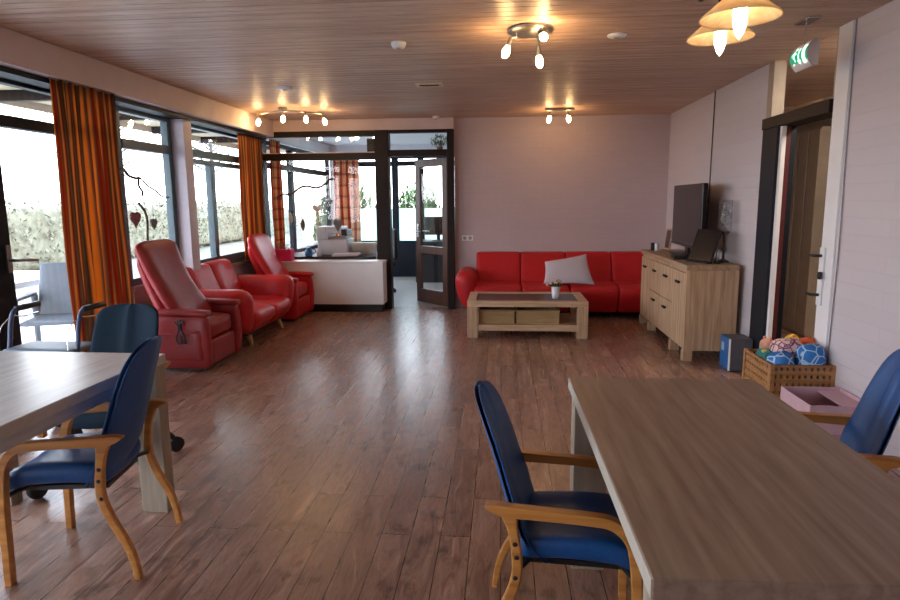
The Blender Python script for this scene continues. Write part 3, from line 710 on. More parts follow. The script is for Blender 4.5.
# four-spot curved rail, far left
l4 = thing('ceiling_spot_rail', 'curved rail ceiling lamp with four lit spots near the left soffit', 'ceiling lamp', (-2.45, 7.2, H))
pts_ = spline([(-2.84, 7.35), (-2.60, 7.12), (-2.40, 7.06), (-2.20, 7.15), (-2.05, 7.40)], 6)
bm = B(); tube(bm, [(x+2.45, y-7.2, -.045) for x, y in pts_], .009, 8); 
tube(bm, [(.0, -.08, -.045), (0, -.08, 0)], .012, 8); obj('rail', bm, M_steel, l4, smooth=True)
bm = B(); lathe(bm, [(0, 0), (.05, 0), (.05, -.02), (0, -.02)], (0, -.08, 0)); obj('ceiling_rose', bm, M_steel, l4)
for (x, y), d in (((-2.80, 7.30), (-.1, -.2, -1)), ((-2.43, 7.07), (.0, -.2, -.7)), ((-2.20, 7.15), (.1, -.2, -.8)), ((-2.06, 7.38), (.4, -.3, -1))):
    flower_bulb(l4, Vector((x+2.45, y-7.2, -.09)), d)
# three-spot round plate in the centre
l3 = thing('ceiling_spotlight', 'round ceiling lamp with three lit tulip spots over middle of room', 'ceiling lamp', (.17, 4.12, H))
bm = B(); lathe(bm, [(0, 0), (.14, 0), (.145, -.012), (.13, -.024), (0, -.028)], seg=32); obj('ceiling_plate', bm, M_steel, l3, smooth=True)
for (a, b_, c_) in (((-.09, .0), (-.12, -.02, -.055), (-.35, -.1, -1)), ((.05, .05), (.055, .10, -.085), (.1, .1, -1)), ((.05, -.03), (.065, -.06, -.04), (.1, -.9, -.5))):
    bm = B(); p = Vector(b_); tube(bm, [(a[0], a[1], -.02), (a[0], a[1], -.045), tuple(p)], .008, 8); obj('arm', bm, M_steel, l3)
    flower_bulb(l3, p+Vector(c_).normalized()*.045, c_)
# two-spot lamp near back wall
l2 = thing('ceiling_spotlight', 'small ceiling lamp with two lit spots close to the back wall', 'ceiling lamp', (.66, 7.6, H))
bm = B(); rbox(bm, (0, 0, -.014), (.34, .07, .028), .013, 6); obj('ceiling_plate', bm, M_steel, l2, smooth=True)
for x in (-.10, .09):
    bm = B(); tube(bm, [(x, 0, -.02), (x*1.05, .03, -.045)], .007, 8); obj('arm', bm, M_steel, l2); flower_bulb(l2, Vector((x*1.1, .03, -.075)), (x*2, .1, -1))
# pendant with two amber glass shades, upper right
pd = thing('pendant_lamp', 'pendant lamp with amber glass shades hanging over the right table', 'pendant lamp', (.66, 2.25, H))
bm = B(); lathe(bm, [(0, 0), (.06, 0), (.055, -.02), (.01, -.035), (0, -.035)]); obj('ceiling_rose', bm, M_framebrown, pd, smooth=True)
bm = B(); tube(bm, [(0, 0, -.02), (0, 0, -.30)], .008, 8); rbox(bm, (0, 0, -.31), (.05, .05, .05), .024, 5); obj('stem', bm, M_framebrown, pd)
for (sx1, sy1, sz1) in ((.722, 2.10, 1.965), (.800, 2.52, 2.005)):
    lx, ly, lz = sx1-.66, sy1-2.25, sz1-H
    bm = B(); tube(bm, spline([(0, 0, -.31), (lx*.3-.02, ly*.5, -.36), (lx*.8, ly*.95, lz+.16), (lx, ly, lz+.095)], 6), .006, 8); obj('arm', bm, M_framebrown, pd, smooth=True)
    bm = B(); lathe(bm, [(.018, .085), (.022, .08), (.116, .002), (.119, -.004), (.114, -.002), (.020, .074)], (lx, ly, lz), 36); sh = obj('shade', bm, M_shade, pd, smooth=True)
    bm = B(); lathe(bm, [(0, .10), (.02, .10), (.022, .06), (.012, .05), (0, .05)], (lx, ly, lz), 16); obj('socket', bm, M_framebrown, sh, smooth=True)
    bm = B(); lathe(bm, [(0, .052), (.014, .048), (.021, .02), (.020, -.02), (.011, -.05), (0, -.065)], (lx, ly, lz), 18); obj('bulb', bm, M_bulb2, sh, smooth=True)

# smoke detectors, vent
def detector(label, x, y, r=.05, h=.035):
    t = thing('smoke_detector', label, 'smoke detector', (x, y, H))
    bm = B(); lathe(bm, [(0, 0), (r, 0), (r, -h*.4), (r*.8, -h), (0, -h)], seg=24); obj('housing', bm, M_white, t, smooth=True)
    bm = B(); lathe(bm, [(0, -h), (r*.3, -h), (r*.3, -h-.006), (0, -h-.006)], seg=16); obj('sensor_cap', bm, M_beige, t)
detector('white smoke detector on ceiling, left of the three-spot lamp', -.69, 4.36)
detector('flat white disc on ceiling, right of the three-spot lamp', .73, 4.33, .062, .015)
detector('white disc on ceiling above the curved spot rail', -2.0, 5.9, .07, .02)
detector('small white detector on ceiling next to the partition soffit', -.83, 8.08, .045, .03)
vt = thing('ceiling_vent', 'small rectangular ceiling vent with dark opening', 'vent', (-.66, 5.9, H))
bm = B(); box(bm, -.12, .12, -.07, -.045, -.012, 0); box(bm, -.12, .12, .045, .07, -.012, 0); box(bm, -.12, -.09, -.045, .045, -.012, 0); box(bm, .09, .12, -.045, .045, -.012, 0); obj('frame', bm, plain('cream_metal', (.70, .60, .38), .5), vt)
obj('opening', box(B(), -.09, .09, -.045, .045, -.004, -.001), M_blackm, vt)
for k in range(3): obj('slat', box(B(), -.09, .09, -.03+k*.026, -.022+k*.026, -.010, -.004), M_blackm, vt)

# exit sign
ex = thing('exit_sign', 'lit green emergency exit sign hanging from ceiling beside right doorway', 'exit sign', (1.80, 4.10, H))
obj('ceiling_mount', box(B(), -.05, .05, -.12, .12, -.015, 0), M_chrome, ex, bev=.003)
bm = B(); tube(bm, [(-.01, 0, -.01), (-.01, .0, -.165)], .006, 6); obj('hanger', bm, M_chrome, ex)
def crescent(n=10, r=.13, h=.085, off=0.0):
    """cross-section (x,z) of bowed face toward -X"""
    o = []
    for k in range(n+1):
        a = -1+2*k/n; o.append((-.045+.045*a*a-off, -.205+h*a))
    return o
face = crescent(off=.001)
bm = B(); outer = crescent(); poly = outer+[(.02, -.12), (.02, -.29)]
prism(bm, poly, lambda u, v, w_: (u, w_, v), -.155, .155); obj('housing', bm, M_white, ex)
M_green = emis('green_sign', (.0, .26, .13), 1.1); M_signw = emis('white_sign', (.75, 1, .85), 1.5)
bm = B()
rows = [(bm.verts.new((x-.002, -.15, z)), bm.verts.new((x-.002, .15, z))) for x, z in crescent(12, h=.078)]
for a, b_ in zip(rows, rows[1:]): bm.faces.new((a[0], a[1], b_[1], b_[0]))
obj('green_face', bm, M_green, ex)
# pictogram: running man, arrow, door (as seen from the room: reading left = far end)
def sx_face(z): a = (z+.205)/.085; return -.045+.045*a*a-.004
def glyph(bm, poly):
    vs = [bm.verts.new((sx_face(z), y, z)) for y, z in poly]; bm.faces.new(vs)
bm = B()
# door block at near (right) side, cut in slices so it follows the bow
for k in range(6):
    z0, z1 = -.265+k*.02, -.265+(k+1)*.02; glyph(bm, [(-.115, z0), (-.06, z0), (-.06, z1), (-.115, z1)])
o = obj('door_symbol', bm, M_signw, ex); bm = B()
for (y, z, wd, hh) in ((.0, -.205, .022, .10),):   # arrow shaft
    for k in range(4): glyph(bm, [(y-wd/2, z-hh/2+k*hh/4), (y+wd/2, z-hh/2+k*hh/4), (y+wd/2, z-hh/2+(k+1)*hh/4), (y-wd/2, z-hh/2+(k+1)*hh/4)])
glyph(bm, [(.03, -.235), (-.03, -.235), (0, -.265)])
obj('arrow_symbol', bm, M_signw, ex); bm = B()
glyph(bm, [(.075+.012*math.cos(t*PI/4), -.152+.012*math.sin(t*PI/4)) for t in range(8)])
glyph(bm, [(.095, -.17), (.07, -.17), (.075, -.205), (.10, -.205)]); glyph(bm, [(.09, -.205), (.075, -.205), (.055, -.235), (.068, -.24)])
glyph(bm, [(.10, -.205), (.088, -.205), (.105, -.26), (.12, -.26)]); glyph(bm, [(.07, -.17), (.074, -.183), (.045, -.195), (.042, -.185)]); glyph(bm, [(.095, -.17), (.095, -.185), (.125, -.2), (.128, -.19)])
obj('running_figure', bm, M_signw, ex)
bm = B(); prism(bm, [(x-.006, z*1.0) for x, z in crescent(h=.09)]+[(.026, -.115), (.026, -.295)], lambda u, v, w_: (u, w_, v), -.168, -.155); obj('end_cap', bm, M_chrome, ex)
bm = B(); prism(bm, [(x-.006, z*1.0) for x, z in crescent(h=.09)]+[(.026, -.115), (.026, -.295)], lambda u, v, w_: (u, w_, v), .155, .168); obj('end_cap', bm, M_chrome, ex)

for ch in ex.children:
    if ch.name.split('.')[0] in ('housing', 'green_face', 'door_symbol', 'arrow_symbol', 'running_figure', 'end_cap'): ch.location.z = -.035
ex.scale = (.85, .70, .85)

# ------------------------------------------------------------------ tables
def make_table(label, x0, x1, y0, y1, h, rz=0, topmat=M_table, legw=(.125, .10), inset=.012):
    cx, cy = (x0+x1)/2, (y0+y1)/2; a, b = (x1-x0)/2, (y1-y0)/2
    t = thing('dining_table', label, 'table', (cx, cy, 0), rz)
    obj('tabletop', box(B(), -a, a, -b, b, h-.045, h), [topmat], t, bev=.003)
    for e0 in (-a-.0015, a):
        o = obj('edge_band', box(B(), e0, e0+.0015, -b+.002, b-.002, h-.042, h-.003), M_tableedge, t); o['label'] = 'edge band along the long side, paled as if lit by the windows'
    ap = B(); box(ap, -a+.14, a-.14, -b+.03, -b+.055, h-.12, h-.046); box(ap, -a+.14, a-.14, b-.055, b-.03, h-.12, h-.046)
    box(ap, -a+.03, -a+.055, -b+.11, b-.11, h-.10, h-.046); box(ap, a-.055, a-.03, -b+.11, b-.11, h-.10, h-.046); obj('apron', ap, topmat, t)
    for sx2 in (-1, 1):
        for sy2 in (-1, 1):
            xa = sx2*(a-inset); xb = xa-sx2*legw[0]; ya = sy2*(b-inset); yb = ya-sy2*legw[1]
            obj('leg', box(B(), min(xa, xb), max(xa, xb), min(ya, yb), max(ya, yb), 0, h-.046), M_tableleg, t, bev=.003)
    return t
make_table('brown oak dining table in the right foreground with chairs tucked in', .268, .958, 1.08, 2.40, .74, R_(.6))
make_table('oak dining table with window sheen painted on top at left edge beside the walker', -2.46, -1.545, 1.25, 2.70, .74, R_(-1), legw=(.125, .07), inset=.004, topmat=wood('sheen_oak_top', (.46, .42, .40), (.54, .50, .48), (.61, .57, .55), 'Y', .33))  # top colour paled to carry the window sheen

# ------------------------------------------------------------------ armchairs at the tables
def back_w(v, wide=False):   # half width along v (-1 bottom .. 1 top)
    s = (v+1)/2
    w_ = .150+.050*min(1, s/.35) - (.03 if wide else .062)*max(0, s-.35)/.65
    e = .80 if wide else .70
    if s > e: w_ *= math.sqrt(max(0, 1-((s-e)/(1-e))**2.6))
    if s < .12: w_ *= .75+.25*math.sqrt(max(0, 1-((.12-s)/.12)**2))
    return max(w_, .004)
BP = spline([(-.060, .335), (-.135, .42), (-.185, .55), (-.225, .70), (-.262, .82), (-.285, .895)], 8)
def back_pt(s):
    f = s*(len(BP)-1); i = min(int(f), len(BP)-2); k = f-i
    return BP[i][0]*(1-k)+BP[i+1][0]*k, BP[i][1]*(1-k)+BP[i+1][1]*k
def chair(label, leather, wheels=False):
    t = thing('armchair', label, 'chair', (0, 0, 0), 0)
    def P_(u, v):
        x, z = back_pt((v+1)/2); y = u*back_w(v, wheels); return (x+.035*(y/.19)**2+.004, y, z)
    def N_(u, v): 
        a = back_pt(max(0, (v+1)/2-.03)); b = back_pt(min(1, (v+1)/2+.03)); return (b[1]-a[1], -.35*u, -(b[0]-a[0]))
    bm = B(); pad(bm, P_, N_, .038, 14, 22, 8); obj('backrest', bm, leather, t, smooth=True)
    def P2(u, v):
        x, y, z = P_(u*.99, v*.985); return (x-.017, y, z)
    bm = B(); pad(bm, P2, N_, .018, 12, 18, 12); o = obj('back_shell', bm, M_blueshell if leather != M_navy else M_navy, t, smooth=True); o['label'] = 'duller outer back shell'
    def sb_(p): 
        x, y, z = p; f = (x+.2)/.44
        z += -.03*max(0, (x-.12)/.1)**2 + .018*(y/.18)**2 - .05*max(0, (.0-x)/.2)*.4
        return (x, y*(.92+.10*f), z)
    bm = B(); rbox(bm, (.045, 0, .398), (.375, .37, .085), .038, 10, fn=sb_); obj('seat', bm, leather, t, smooth=True)
    for s in (-1, 1):
        y0, y1 = s*.213-.014, s*.213+.014
        if wheels: fl = [(.205, .28, .030), (.205, .38, .030), (.186, .49, .030)]
        else: fl = [(.222, 0, .026), (.218, .15, .028), (.214, .30, .029), (.204, .42, .030), (.186, .49, .031)]
        arm = spline(fl+[(.140, .536, .033), (.07, .547, .033), (-.05, .552, .033), (-.16, .556, .036), (-.205, .562, .03), (-.240, .569, .006)], 5)
        bm = B(); strip(bm, arm, y0-.004, y1+.004); obj('front_leg_and_armrest' if not wheels else 'armrest', bm, M_beech, t, bev=.007, seg=3)
        if wheels: rl = [(-.165, .56, .05), (-.150, .48, .03), (-.140, .40, .03), (-.135, .33, .026)]
        else: rl = [(-.170, .558, .055), (-.155, .49, .032), (-.143, .40, .032), (-.145, .33, .032), (-.175, .24, .030), (-.215, .16, .028), (-.240, .08, .026), (-.252, .0, .024)]
        bm = B(); strip(bm, spline(rl, 5), y0, y1); obj('rear_leg' if not wheels else 'arm_support', bm, M_beech, t, bev=.006, seg=3)
        for bx_, bz_ in ((-.148, .45), (-.143, .405), (-.147, .335)):
            bm = B(); lathe(bm, [(0, 0), (.008, 0), (.006, .003), (0, .004)], seg=12, M=Matrix.Translation((bx_, s*.227, bz_)) @ Matrix.Rotation(-s*R_(90), 4, 'X')); obj('bolt', bm, M_blackm, t)
        for q0, q1 in (((-.142, s*.20, .345), (-.10, s*.12, .350)), ((.210, s*.20, .345), (.17, s*.12, .352))):
            bm = B(); tube(bm, [q0, q1], .009, 6); obj('seat_bracket', bm, M_black, t)
    obj('under_frame', box(B(), -.13, .2, -.13, .13, .335, .352), M_black, t)
    if wheels:
        bm = B(); tube(bm, [(0, 0, .10), (0, 0, .34)], .026, 10); obj('gas_column', bm, M_black, t)
        for k in range(4):
            a = R_(60+90*k); c_, s_ = math.cos(a), math.sin(a)
            bm = B(); tube(bm, spline([(0, 0, .13), (.14*c_, .14*s_, .15), (.29*c_, .29*s_, .14), (.345*c_, .345*s_, .09)], 5), .016, 8); lg = obj('base_arm', bm, M_black, t, smooth=True)
            Mx = Matrix.Translation((.36*c_, .36*s_, .045)) @ Matrix.Rotation(a, 4, 'Z') @ Matrix.Rotation(R_(90), 4, 'X')
            bm = B(); lathe(bm, [(0, -.016), (.035, -.016), (.045, -.010), (.045, .010), (.035, .016), (0, .016)], M=Mx, seg=20); obj('caster', bm, M_blackm, lg, smooth=False)
        bm = B(); tube(bm, [(.05, -.1, .33), (.05, -.27, .36)], .006, 6); rbox(bm, (.05, -.28, .36), (.03, .04, .02), .009, 4); obj('lever', bm, M_black, t)
    return t
c1 = chair('blue leather armchair with beech frame tucked under the left table', M_blue)
c1.location = (-1.655, 2.285, 0); c1.rotation_euler = (0, 0, R_(188))
c1['group'] = 'blue beech armchairs at the tables'
c2 = copy_tree(c1, (.205, 1.93, 0), R_(-5), 'blue leather armchair on the near left side of right table', 'blue beech armchairs at the tables')
c2.scale = (.97, .97, .935)
c3 = copy_tree(c1, (1.155, 2.33, 0), R_(163), 'blue leather armchair at right edge, against the right table', 'blue beech armchairs at the tables')
c4 = chair('dark navy wheeled armchair behind the far end of left table', M_navy, True)
c4.scale = (1, 1, .97); c4.location = (-2.06, 3.02, 0); c4.rotation_euler = (0, 0, R_(-92))

# ------------------------------------------------------------------ rolling walker by the terrace door
rw = thing('rolling_walker', 'blue rolling walker with seat and black grips by the glass door', 'walker', (-2.655, 3.42, 0))
M_walk = plain('walker_blue', (.05, .07, .16), .35); 
bm = B()
for s in (-1, 1):
    x = s*.21
    tube(bm, spline([(x, -.17, .10), (x, -.12, .35), (x, -.05, .60), (x, -.02, .75), (x, .01, .82), (x, .05, .84)], 5), .013, 8)
    tube(bm, [(x, -.08, .52), (x, .12, .35), (x, .28, .12)], .012, 8)
tube(bm, [(-.21, -.10, .45), (.21, -.10, .45)], .010, 8); tube(bm, [(-.21, .15, .30), (.21, .15, .30)], .010, 8)
obj('frame', bm, M_walk, rw, smooth=True)
bm = B(); rbox(bm, (0, .02, .60), (.44, .24, .03), .014, 6); o = obj('seat', bm, plain('walker_seat', (.10, .13, .17), .5), rw, smooth=True)
for s in (-1, 1):
    x = s*.21
    bm = B(); tube(bm, [(x, .03, .838), (x+.05, .16, .85)], .018, 10); obj('grip', bm, M_black, rw, smooth=True)
    bm = B(); tube(bm, spline([(x, .0, .80), (x+.03, .06, .79), (x+.06, .14, .80)], 4), .005, 6); tube(bm, spline([(x, .0, .80), (x-.03, -.08, .70), (x-.01, -.10, .40)], 5), .0035, 5); obj('brake', bm, M_chrome, rw)
    for y, r in ((-.18, .09), (.29, .09)):
        bm = B(); lathe(bm, [(0, -.018), (r*.8, -.018), (r, -.010), (r, .010), (r*.8, .018), (0, .018)], M=Matrix.Translation((x, y, r)) @ Matrix.Rotation(R_(90), 4, 'Y'), seg=24); obj('wheel', bm, M_blackm, rw)

rw.scale = (1, 1, .965)
# ------------------------------------------------------------------ recliners
def recliner(label, loc, bh=1.10, mat=M_redshade, pocket=False, rz=0, lean=.40):
    t = thing('recliner_chair', label, 'recliner', loc, rz)
    hw = .345
    def side(s):
        bm = B()
        def fn(p):
            x, y, z = p
            k = max(0, (z-.1)/.4)
            y += s*(.012*math.sin(min(1, k)*PI))
            if x > .1: x += .02*math.sin(min(1, z/.46)*PI)
            return (x, y, z)
        rbox(bm, (-.03, s*(hw-.045), .26), (.64, .09, .46), .03, 8, fn=fn); return bm
    for s in (-1, 1):
        obj('side_panel', side(s), mat, t, smooth=True)
        def fa(p): 
            x, y, z = p; return (x, y, z+.012*math.cos((x)*5)-.008+ (0 if x > -.1 else (x+.1)*-.08))
        bm = B(); rbox(bm, (-.03, s*(hw-.045), .505), (.68, .115, .055), .026, 9, fn=fa); obj('armrest', bm, mat, t, smooth=True)
    bm = B(); rbox(bm, (.01, 0, .335), (.50, .50, .17), .05, 9, puff=.012); obj('seat', bm, mat, t, smooth=True)
    bm = B(); rbox(bm, (.245, 0, .145), (.07, .50, .215), .025, 8); obj('footrest', bm, mat, t, smooth=True)
    # backrest: wedge with winged head
    def P_(u, v):
        s = (v+1)/2; z = .40+(bh-.40)*s; x = .05-lean*s+.03*s*s - .035*math.sin(s*PI)
        wdt = .33-.06*math.sin(s*PI)*(.6) - .01*s
        xw = .045*abs(u)**3*(.4+.6*s)
        return (x+xw, u*wdt, z-.045*abs(u)**5*s)
    bm = B()
    def N_(u, v): return (.9, -.25*u, .35)
    nu, nv = 14, 20
    pad(bm, P_, N_, .11, nu, nv, 8)
    for v in bm.verts:
        s = (v.co.z-.40)/(bh-.40)
    obj('backrest', bm, mat, t, smooth=True)
    bm = B()
    def P2(u, v):
        x, y, z = P_(u*.97, v*.86-.10); return (x-.10+.075*(v+1)/2, y, z-.03)
    pad(bm, P2, N_, .12, 12, 14, 6); obj('back_rear', bm, mat, t, smooth=True)
    obj('base', box(B(), -.24, .22, -.25, .25, .0, .05), M_black, t)
    if pocket:
        bm = B()
        def fp(p):
            x, y, z = p; return (x, y - .006*math.sin((x+.25)*60)*max(0, (z-.2)/.15)-.012*math.cos(x*5)*math.sin((z-.1)*14), z-.025*math.cos((x)*5)*((z-.1)/.25))
        rbox(bm, (-.03, -hw-.008, .24), (.56, .035, .27), .016, 14, fn=fp); o = obj('side_pocket', bm, mat, t, smooth=True)
        bm = B()
        tube(bm, [(-.28+.5*k/20, -hw-.030-.003*(k % 2), .352-.018*math.cos((-.25+.5*k/20)*5)) for k in range(21)], .005, 6); obj('pocket_seam', bm, mat, t, smooth=True)
    return t
recliner('tall shade-darkened red leather recliner nearest the camera with side pocket', (-2.745, 5.31, 0), 1.10, M_redshade, True)
recliner('bright red leather recliner in the corner by the low cabinet', (-2.72, 7.55, 0), 1.03, M_red, False, 0, .38)
cx = thing('remote_control_cord', 'black remote and looped cord hanging from near recliner side pocket', 'remote', (-2.655, 4.915, .36))
bm = B(); rbox(bm, (0, .0, .06), (.035, .02, .09), .009, 5); obj('handset', bm, M_black, cx, smooth=True)
bm = B(); tube(bm, spline([(0, 0, .03), (-.03, -.005, -.04), (-.02, -.005, -.09), (.01, -.005, -.09), (.01, -.005, -.03), (.02, -.005, -.08), (.045, -.005, -.09), (.04, -.005, -.04), (.01, -.003, .02)], 5), .0075, 6)
tube(bm, spline([(-.04, 0, .09), (-.01, -.008, .06), (.03, -.008, .085), (.05, -.005, .07)], 4), .006, 6); obj('cord', bm, M_black, cx, smooth=True)

# ------------------------------------------------------------------ sofas (local: front = +X, width along Y)
def sofa(label, loc, rz, half, n, mat, seat_z, back_z, depth, arms=(True, True), arm_h=.58, legmat=M_legwood, splay=True, seat_y0=None, seat_y1=None, armw=.2, under=.14, rnd=.05):
    t = thing('sofa', label, 'sofa', loc, rz)
    d0, d1 = -depth/2, depth/2
    a0 = -half+(armw*.85 if arms[0] else 0); a1 = half-(armw*.85 if arms[1] else 0)
    wd = (a1-a0)/n
    obj('frame', box(B(), d0+.06, d1-.12, a0, a1, under-.02, under+.06), M_blackm, t)
    for k in range(n):
        yc = a0+wd*(k+.5)
        def fs(p, yc=yc):
            x, y, z = p
            if x > d1-.2: z -= .03*((x-(d1-.2))/.2)**2; 
            if z < seat_z-.12 and x > 0: x -= .10*(seat_z-.12-z)/(seat_z-.12-under)
            return (x, y, z)
        bm = B(); rbox(bm, ((d0+.16+d1)/2, yc, (seat_z+under)/2), (depth-.16, wd-.006, seat_z-under), rnd*1.1, 10, fn=fs); obj('seat_cushion', bm, mat, t, smooth=True)
        def fb_(p):
            x, y, z = p; return (x-.16*(z-seat_z)/(back_z-seat_z), y, z)
        bm = B(); rbox(bm, (d0+.21, yc, (seat_z+back_z)/2-.02), (.17, wd-.005, back_z-seat_z+.10), rnd, 9, fn=fb_); obj('back_cushion', bm, mat, t, smooth=True)
    for i, s in ((0, -1), (1, 1)):
        if not arms[i]: continue
        def fa(p, s=s):
            x, y, z = p; k = (z-under)/(arm_h-under)
            y += s*(.05*math.sin(min(1, max(0, k))*PI*.75)-.06*(1-k)); x += -.05*(1-k)**2 if x > 0 else 0
            return (x, y, z)
        bm = B(); rbox(bm, (.01, s*(half-armw/2-.02), (under+arm_h)/2-.01), (depth-.04, armw, arm_h-under), armw*.47, 12, fn=fa); obj('armrest', bm, mat, t, smooth=True)
    for sx2 in (-1, 1):
        for sy2 in (-1, 1):
            x = sx2*(depth/2-.16); y = (a0+.10) if sy2 < 0 else (a1-.10)
            bm = B(); 
            if splay: tube(bm, [(x, y, under), (x+sx2*.05, y+sy2*.03, 0.0)], [.032, .018], 10)
            else: box(bm, x-.025, x+.025, y-.025, y+.025, 0, under)
            obj('leg', bm, legmat, t)
    return t
sofa('two-seat red leather sofa with splayed wooden legs between the recliners', (-2.79, 6.43, 0), 0, .74, 2, M_red, .37, .76, .82, arm_h=.60, under=.13, armw=.27)
sofa('long bright red sofa against the pink back wall', (.70, 7.85, 0), R_(-90), 1.25, 4, M_redfab, .41, .725, .80, arms=(True, False), armw=.26, rnd=.028, arm_h=.585, splay=False, legmat=M_blackm, under=.10)
# cushion on the long sofa
cu = thing('throw_pillow', 'pale striped square cushion leaning on the long red sofa', 'cushion', (.80, 7.66, .42))
def cushion_part(th, mat):
    cs = [Vector(p) for p in ((.50, 7.55, .43), (1.10, 7.52, .42), (1.02, 7.74, .765), (.52, 7.70, .675))]   # BL BR TR TL
    nrm = (cs[1]-cs[0]).cross(cs[3]-cs[0]).normalized()
    def P_(u, v):
        a, b = (u+1)/2, (v+1)/2
        a = .5+(a-.5)*(1-.08*(1-v*v)*(abs(u)**2)*.8); b = .5+(b-.5)*(1-.08*(1-u*u)*(abs(v)**2)*.8)
        p = cs[0]*(1-a)*(1-b)+cs[1]*a*(1-b)+cs[2]*a*b+cs[3]*(1-a)*b
        return p-Vector((.80, 7.66, .42))
    bm = B(); pad(bm, P_, lambda u, v: nrm, th, 20, 20, 2.2); return obj('cover', bm, mat, cu, smooth=True)
def pillow_mat():
    m, t, b = _new('striped_cushion'); v = mapping(t, (1, 1, 1), (0, R_(35), 0)); s = node(t, 'ShaderNodeTexWave'); s.inputs['Scale'].default_value = 22; s.inputs['Distortion'].default_value = 1.5
    t.links.new(v, s.inputs[0]); t.links.new(ramp(t, s.outputs[0], [(.2, (.56, .46, .52)), (.6, (.66, .60, .64)), (.9, (.52, .50, .58))]), b.inputs['Base Color']); b.inputs['Roughness'].default_value = .8
    bump(t, b, s.outputs[0], .3, .004); return m
cushion_part(.13, pillow_mat())

# ------------------------------------------------------------------ coffee table with baskets and flowers
cf = thing('coffee_table', 'light oak coffee table with dark inset top before the long sofa', 'coffee table', (.265, 6.79, 0))
A, Bd, hh = .62, .36, .385
bm = B(); box(bm, -A, A, -Bd, -Bd+.09, hh-.055, hh); box(bm, -A, A, Bd-.09, Bd, hh-.055, hh); box(bm, -A, -A+.09, -Bd+.09, Bd-.09, hh-.055, hh); box(bm, A-.09, A, -Bd+.09, Bd-.09, hh-.055, hh); obj('top_frame', bm, M_oak, cf, bev=.003)
o = obj('inset_panel', box(B(), -A+.09, A-.09, -Bd+.09, Bd-.09, hh-.03, hh-.008), plain('dark_inset', (.045, .035, .035), .35), cf); o['label'] = 'dark slate inset panel'
for s in (-1, 1):
    for q in (-1, 1):
        xa, xb = sorted((s*A, s*(A-.11))); ya, yb = sorted((q*Bd, q*(Bd-.10))); obj('leg', box(B(), xa, xb, ya, yb, 0, hh-.055), M_oakZ, cf, bev=.003)
obj('shelf', box(B(), -A+.11, A-.11, -Bd+.01, Bd-.01, .075, .14), M_oak, cf, bev=.003)
def wicker():
    m, t, b = _new('wicker_weave'); v = mapping(t, (1, 1, 1)); br = node(t, 'ShaderNodeTexBrick'); br.inputs['Scale'].default_value = 1
    c = node(t, 'ShaderNodeSeparateXYZ'); cb2 = node(t, 'ShaderNodeCombineXYZ'); ad = node(t, 'ShaderNodeMath', operation='ADD')
    t.links.new(v, c.inputs[0]); t.links.new(c.outputs[0], ad.inputs[0]); t.links.new(c.outputs[1], ad.inputs[1]); t.links.new(ad.outputs[0], cb2.inputs[0]); t.links.new(c.outputs[2], cb2.inputs[1]); t.links.new(cb2.outputs[0], br.inputs[0])
    br.inputs['Brick Width'].default_value = .03; br.inputs['Row Height'].default_value = .014; br.inputs['Mortar Size'].default_value = .002
    br.inputs['Color1'].default_value = (.60, .42, .20, 1); br.inputs['Color2'].default_value = (.45, .29, .12, 1); br.inputs['Mortar'].default_value = (.08, .04, .02, 1)
    t.links.new(br.outputs[0], b.inputs['Base Color']); bump(t, b, br.outputs['Fac'], -.6, .004); b.inputs['Roughness'].default_value = .7; return m
M_wicker = wicker()
def basket(label, x0, x1):
    t = thing('wicker_basket', label, 'basket', ((x0+x1)/2, 6.68, .14), 0, 'wicker baskets under the coffee table')
    a = (x1-x0)/2; bm = B(); b = .17
    box(bm, -a, a, -b, -b+.012, 0, .135); box(bm, -a, a, b-.012, b, 0, .135); box(bm, -a, -a+.012, -b+.012, b-.012, 0, .135); box(bm, a-.012, a, -b+.012, b-.012, 0, .135); box(bm, -a+.012, a-.012, -b+.012, b-.012, 0, .012)
    obj('body', bm, M_wicker, t, bev=.004)
    bm = B(); tube(bm, [(-a, -b, .137), (a, -b, .137), (a, b, .137), (-a, b, .137), (-a, -b, .137)], .010, 6); obj('rim', bm, M_wicker, t)
basket('left wicker basket on the lower shelf of coffee table', -.235, .135)
basket('right, wider wicker basket on the lower shelf of coffee table', .155, .60)
fv = thing('flower_vase', 'small white vase of pale flowers on the coffee table', 'vase', (.575, 6.72, hh-.008))
bm = B(); lathe(bm, [(0, 0), (.035, 0), (.038, .02), (.048, .13), (.044, .13), (.036, .10), (0, .10)]); obj('vase', bm, plain('white_glaze', (.70, .72, .80), .25, noise=.04), fv, smooth=True)
bm = B()
for k in range(7):
    a = 2*PI*k/7; tube(bm, [(0, 0, .1), (.05*math.cos(a), .04*math.sin(a), .16)], .0025, 5)
obj('stems', bm, M_leaf, fv)
bm = B(); leafball(bm, (0, 0, .15), .085, .06, .03, 70, .022, 11); obj('leaves', bm, M_leaf, fv)
M_petal = plain('cream_petal', (.72, .58, .52), .7, noise=.2, scale=60)
for k, (x, y, z, r) in enumerate(((-.055, -.02, .165, .026), (0, -.03, .175, .028), (.05, -.01, .17, .025), (-.02, .03, .195, .024), (.03, .03, .19, .024), (-.085, 0, .15, .022))):
    bm = B(); leafball(bm, (x, y, z), r, r, r*.8, 60, r*.5, 30+k); rbox(bm, (x, y, z), (r*1.3, r*1.3, r*1.2), r*.6, 5); obj('blossom', bm, M_petal, fv)

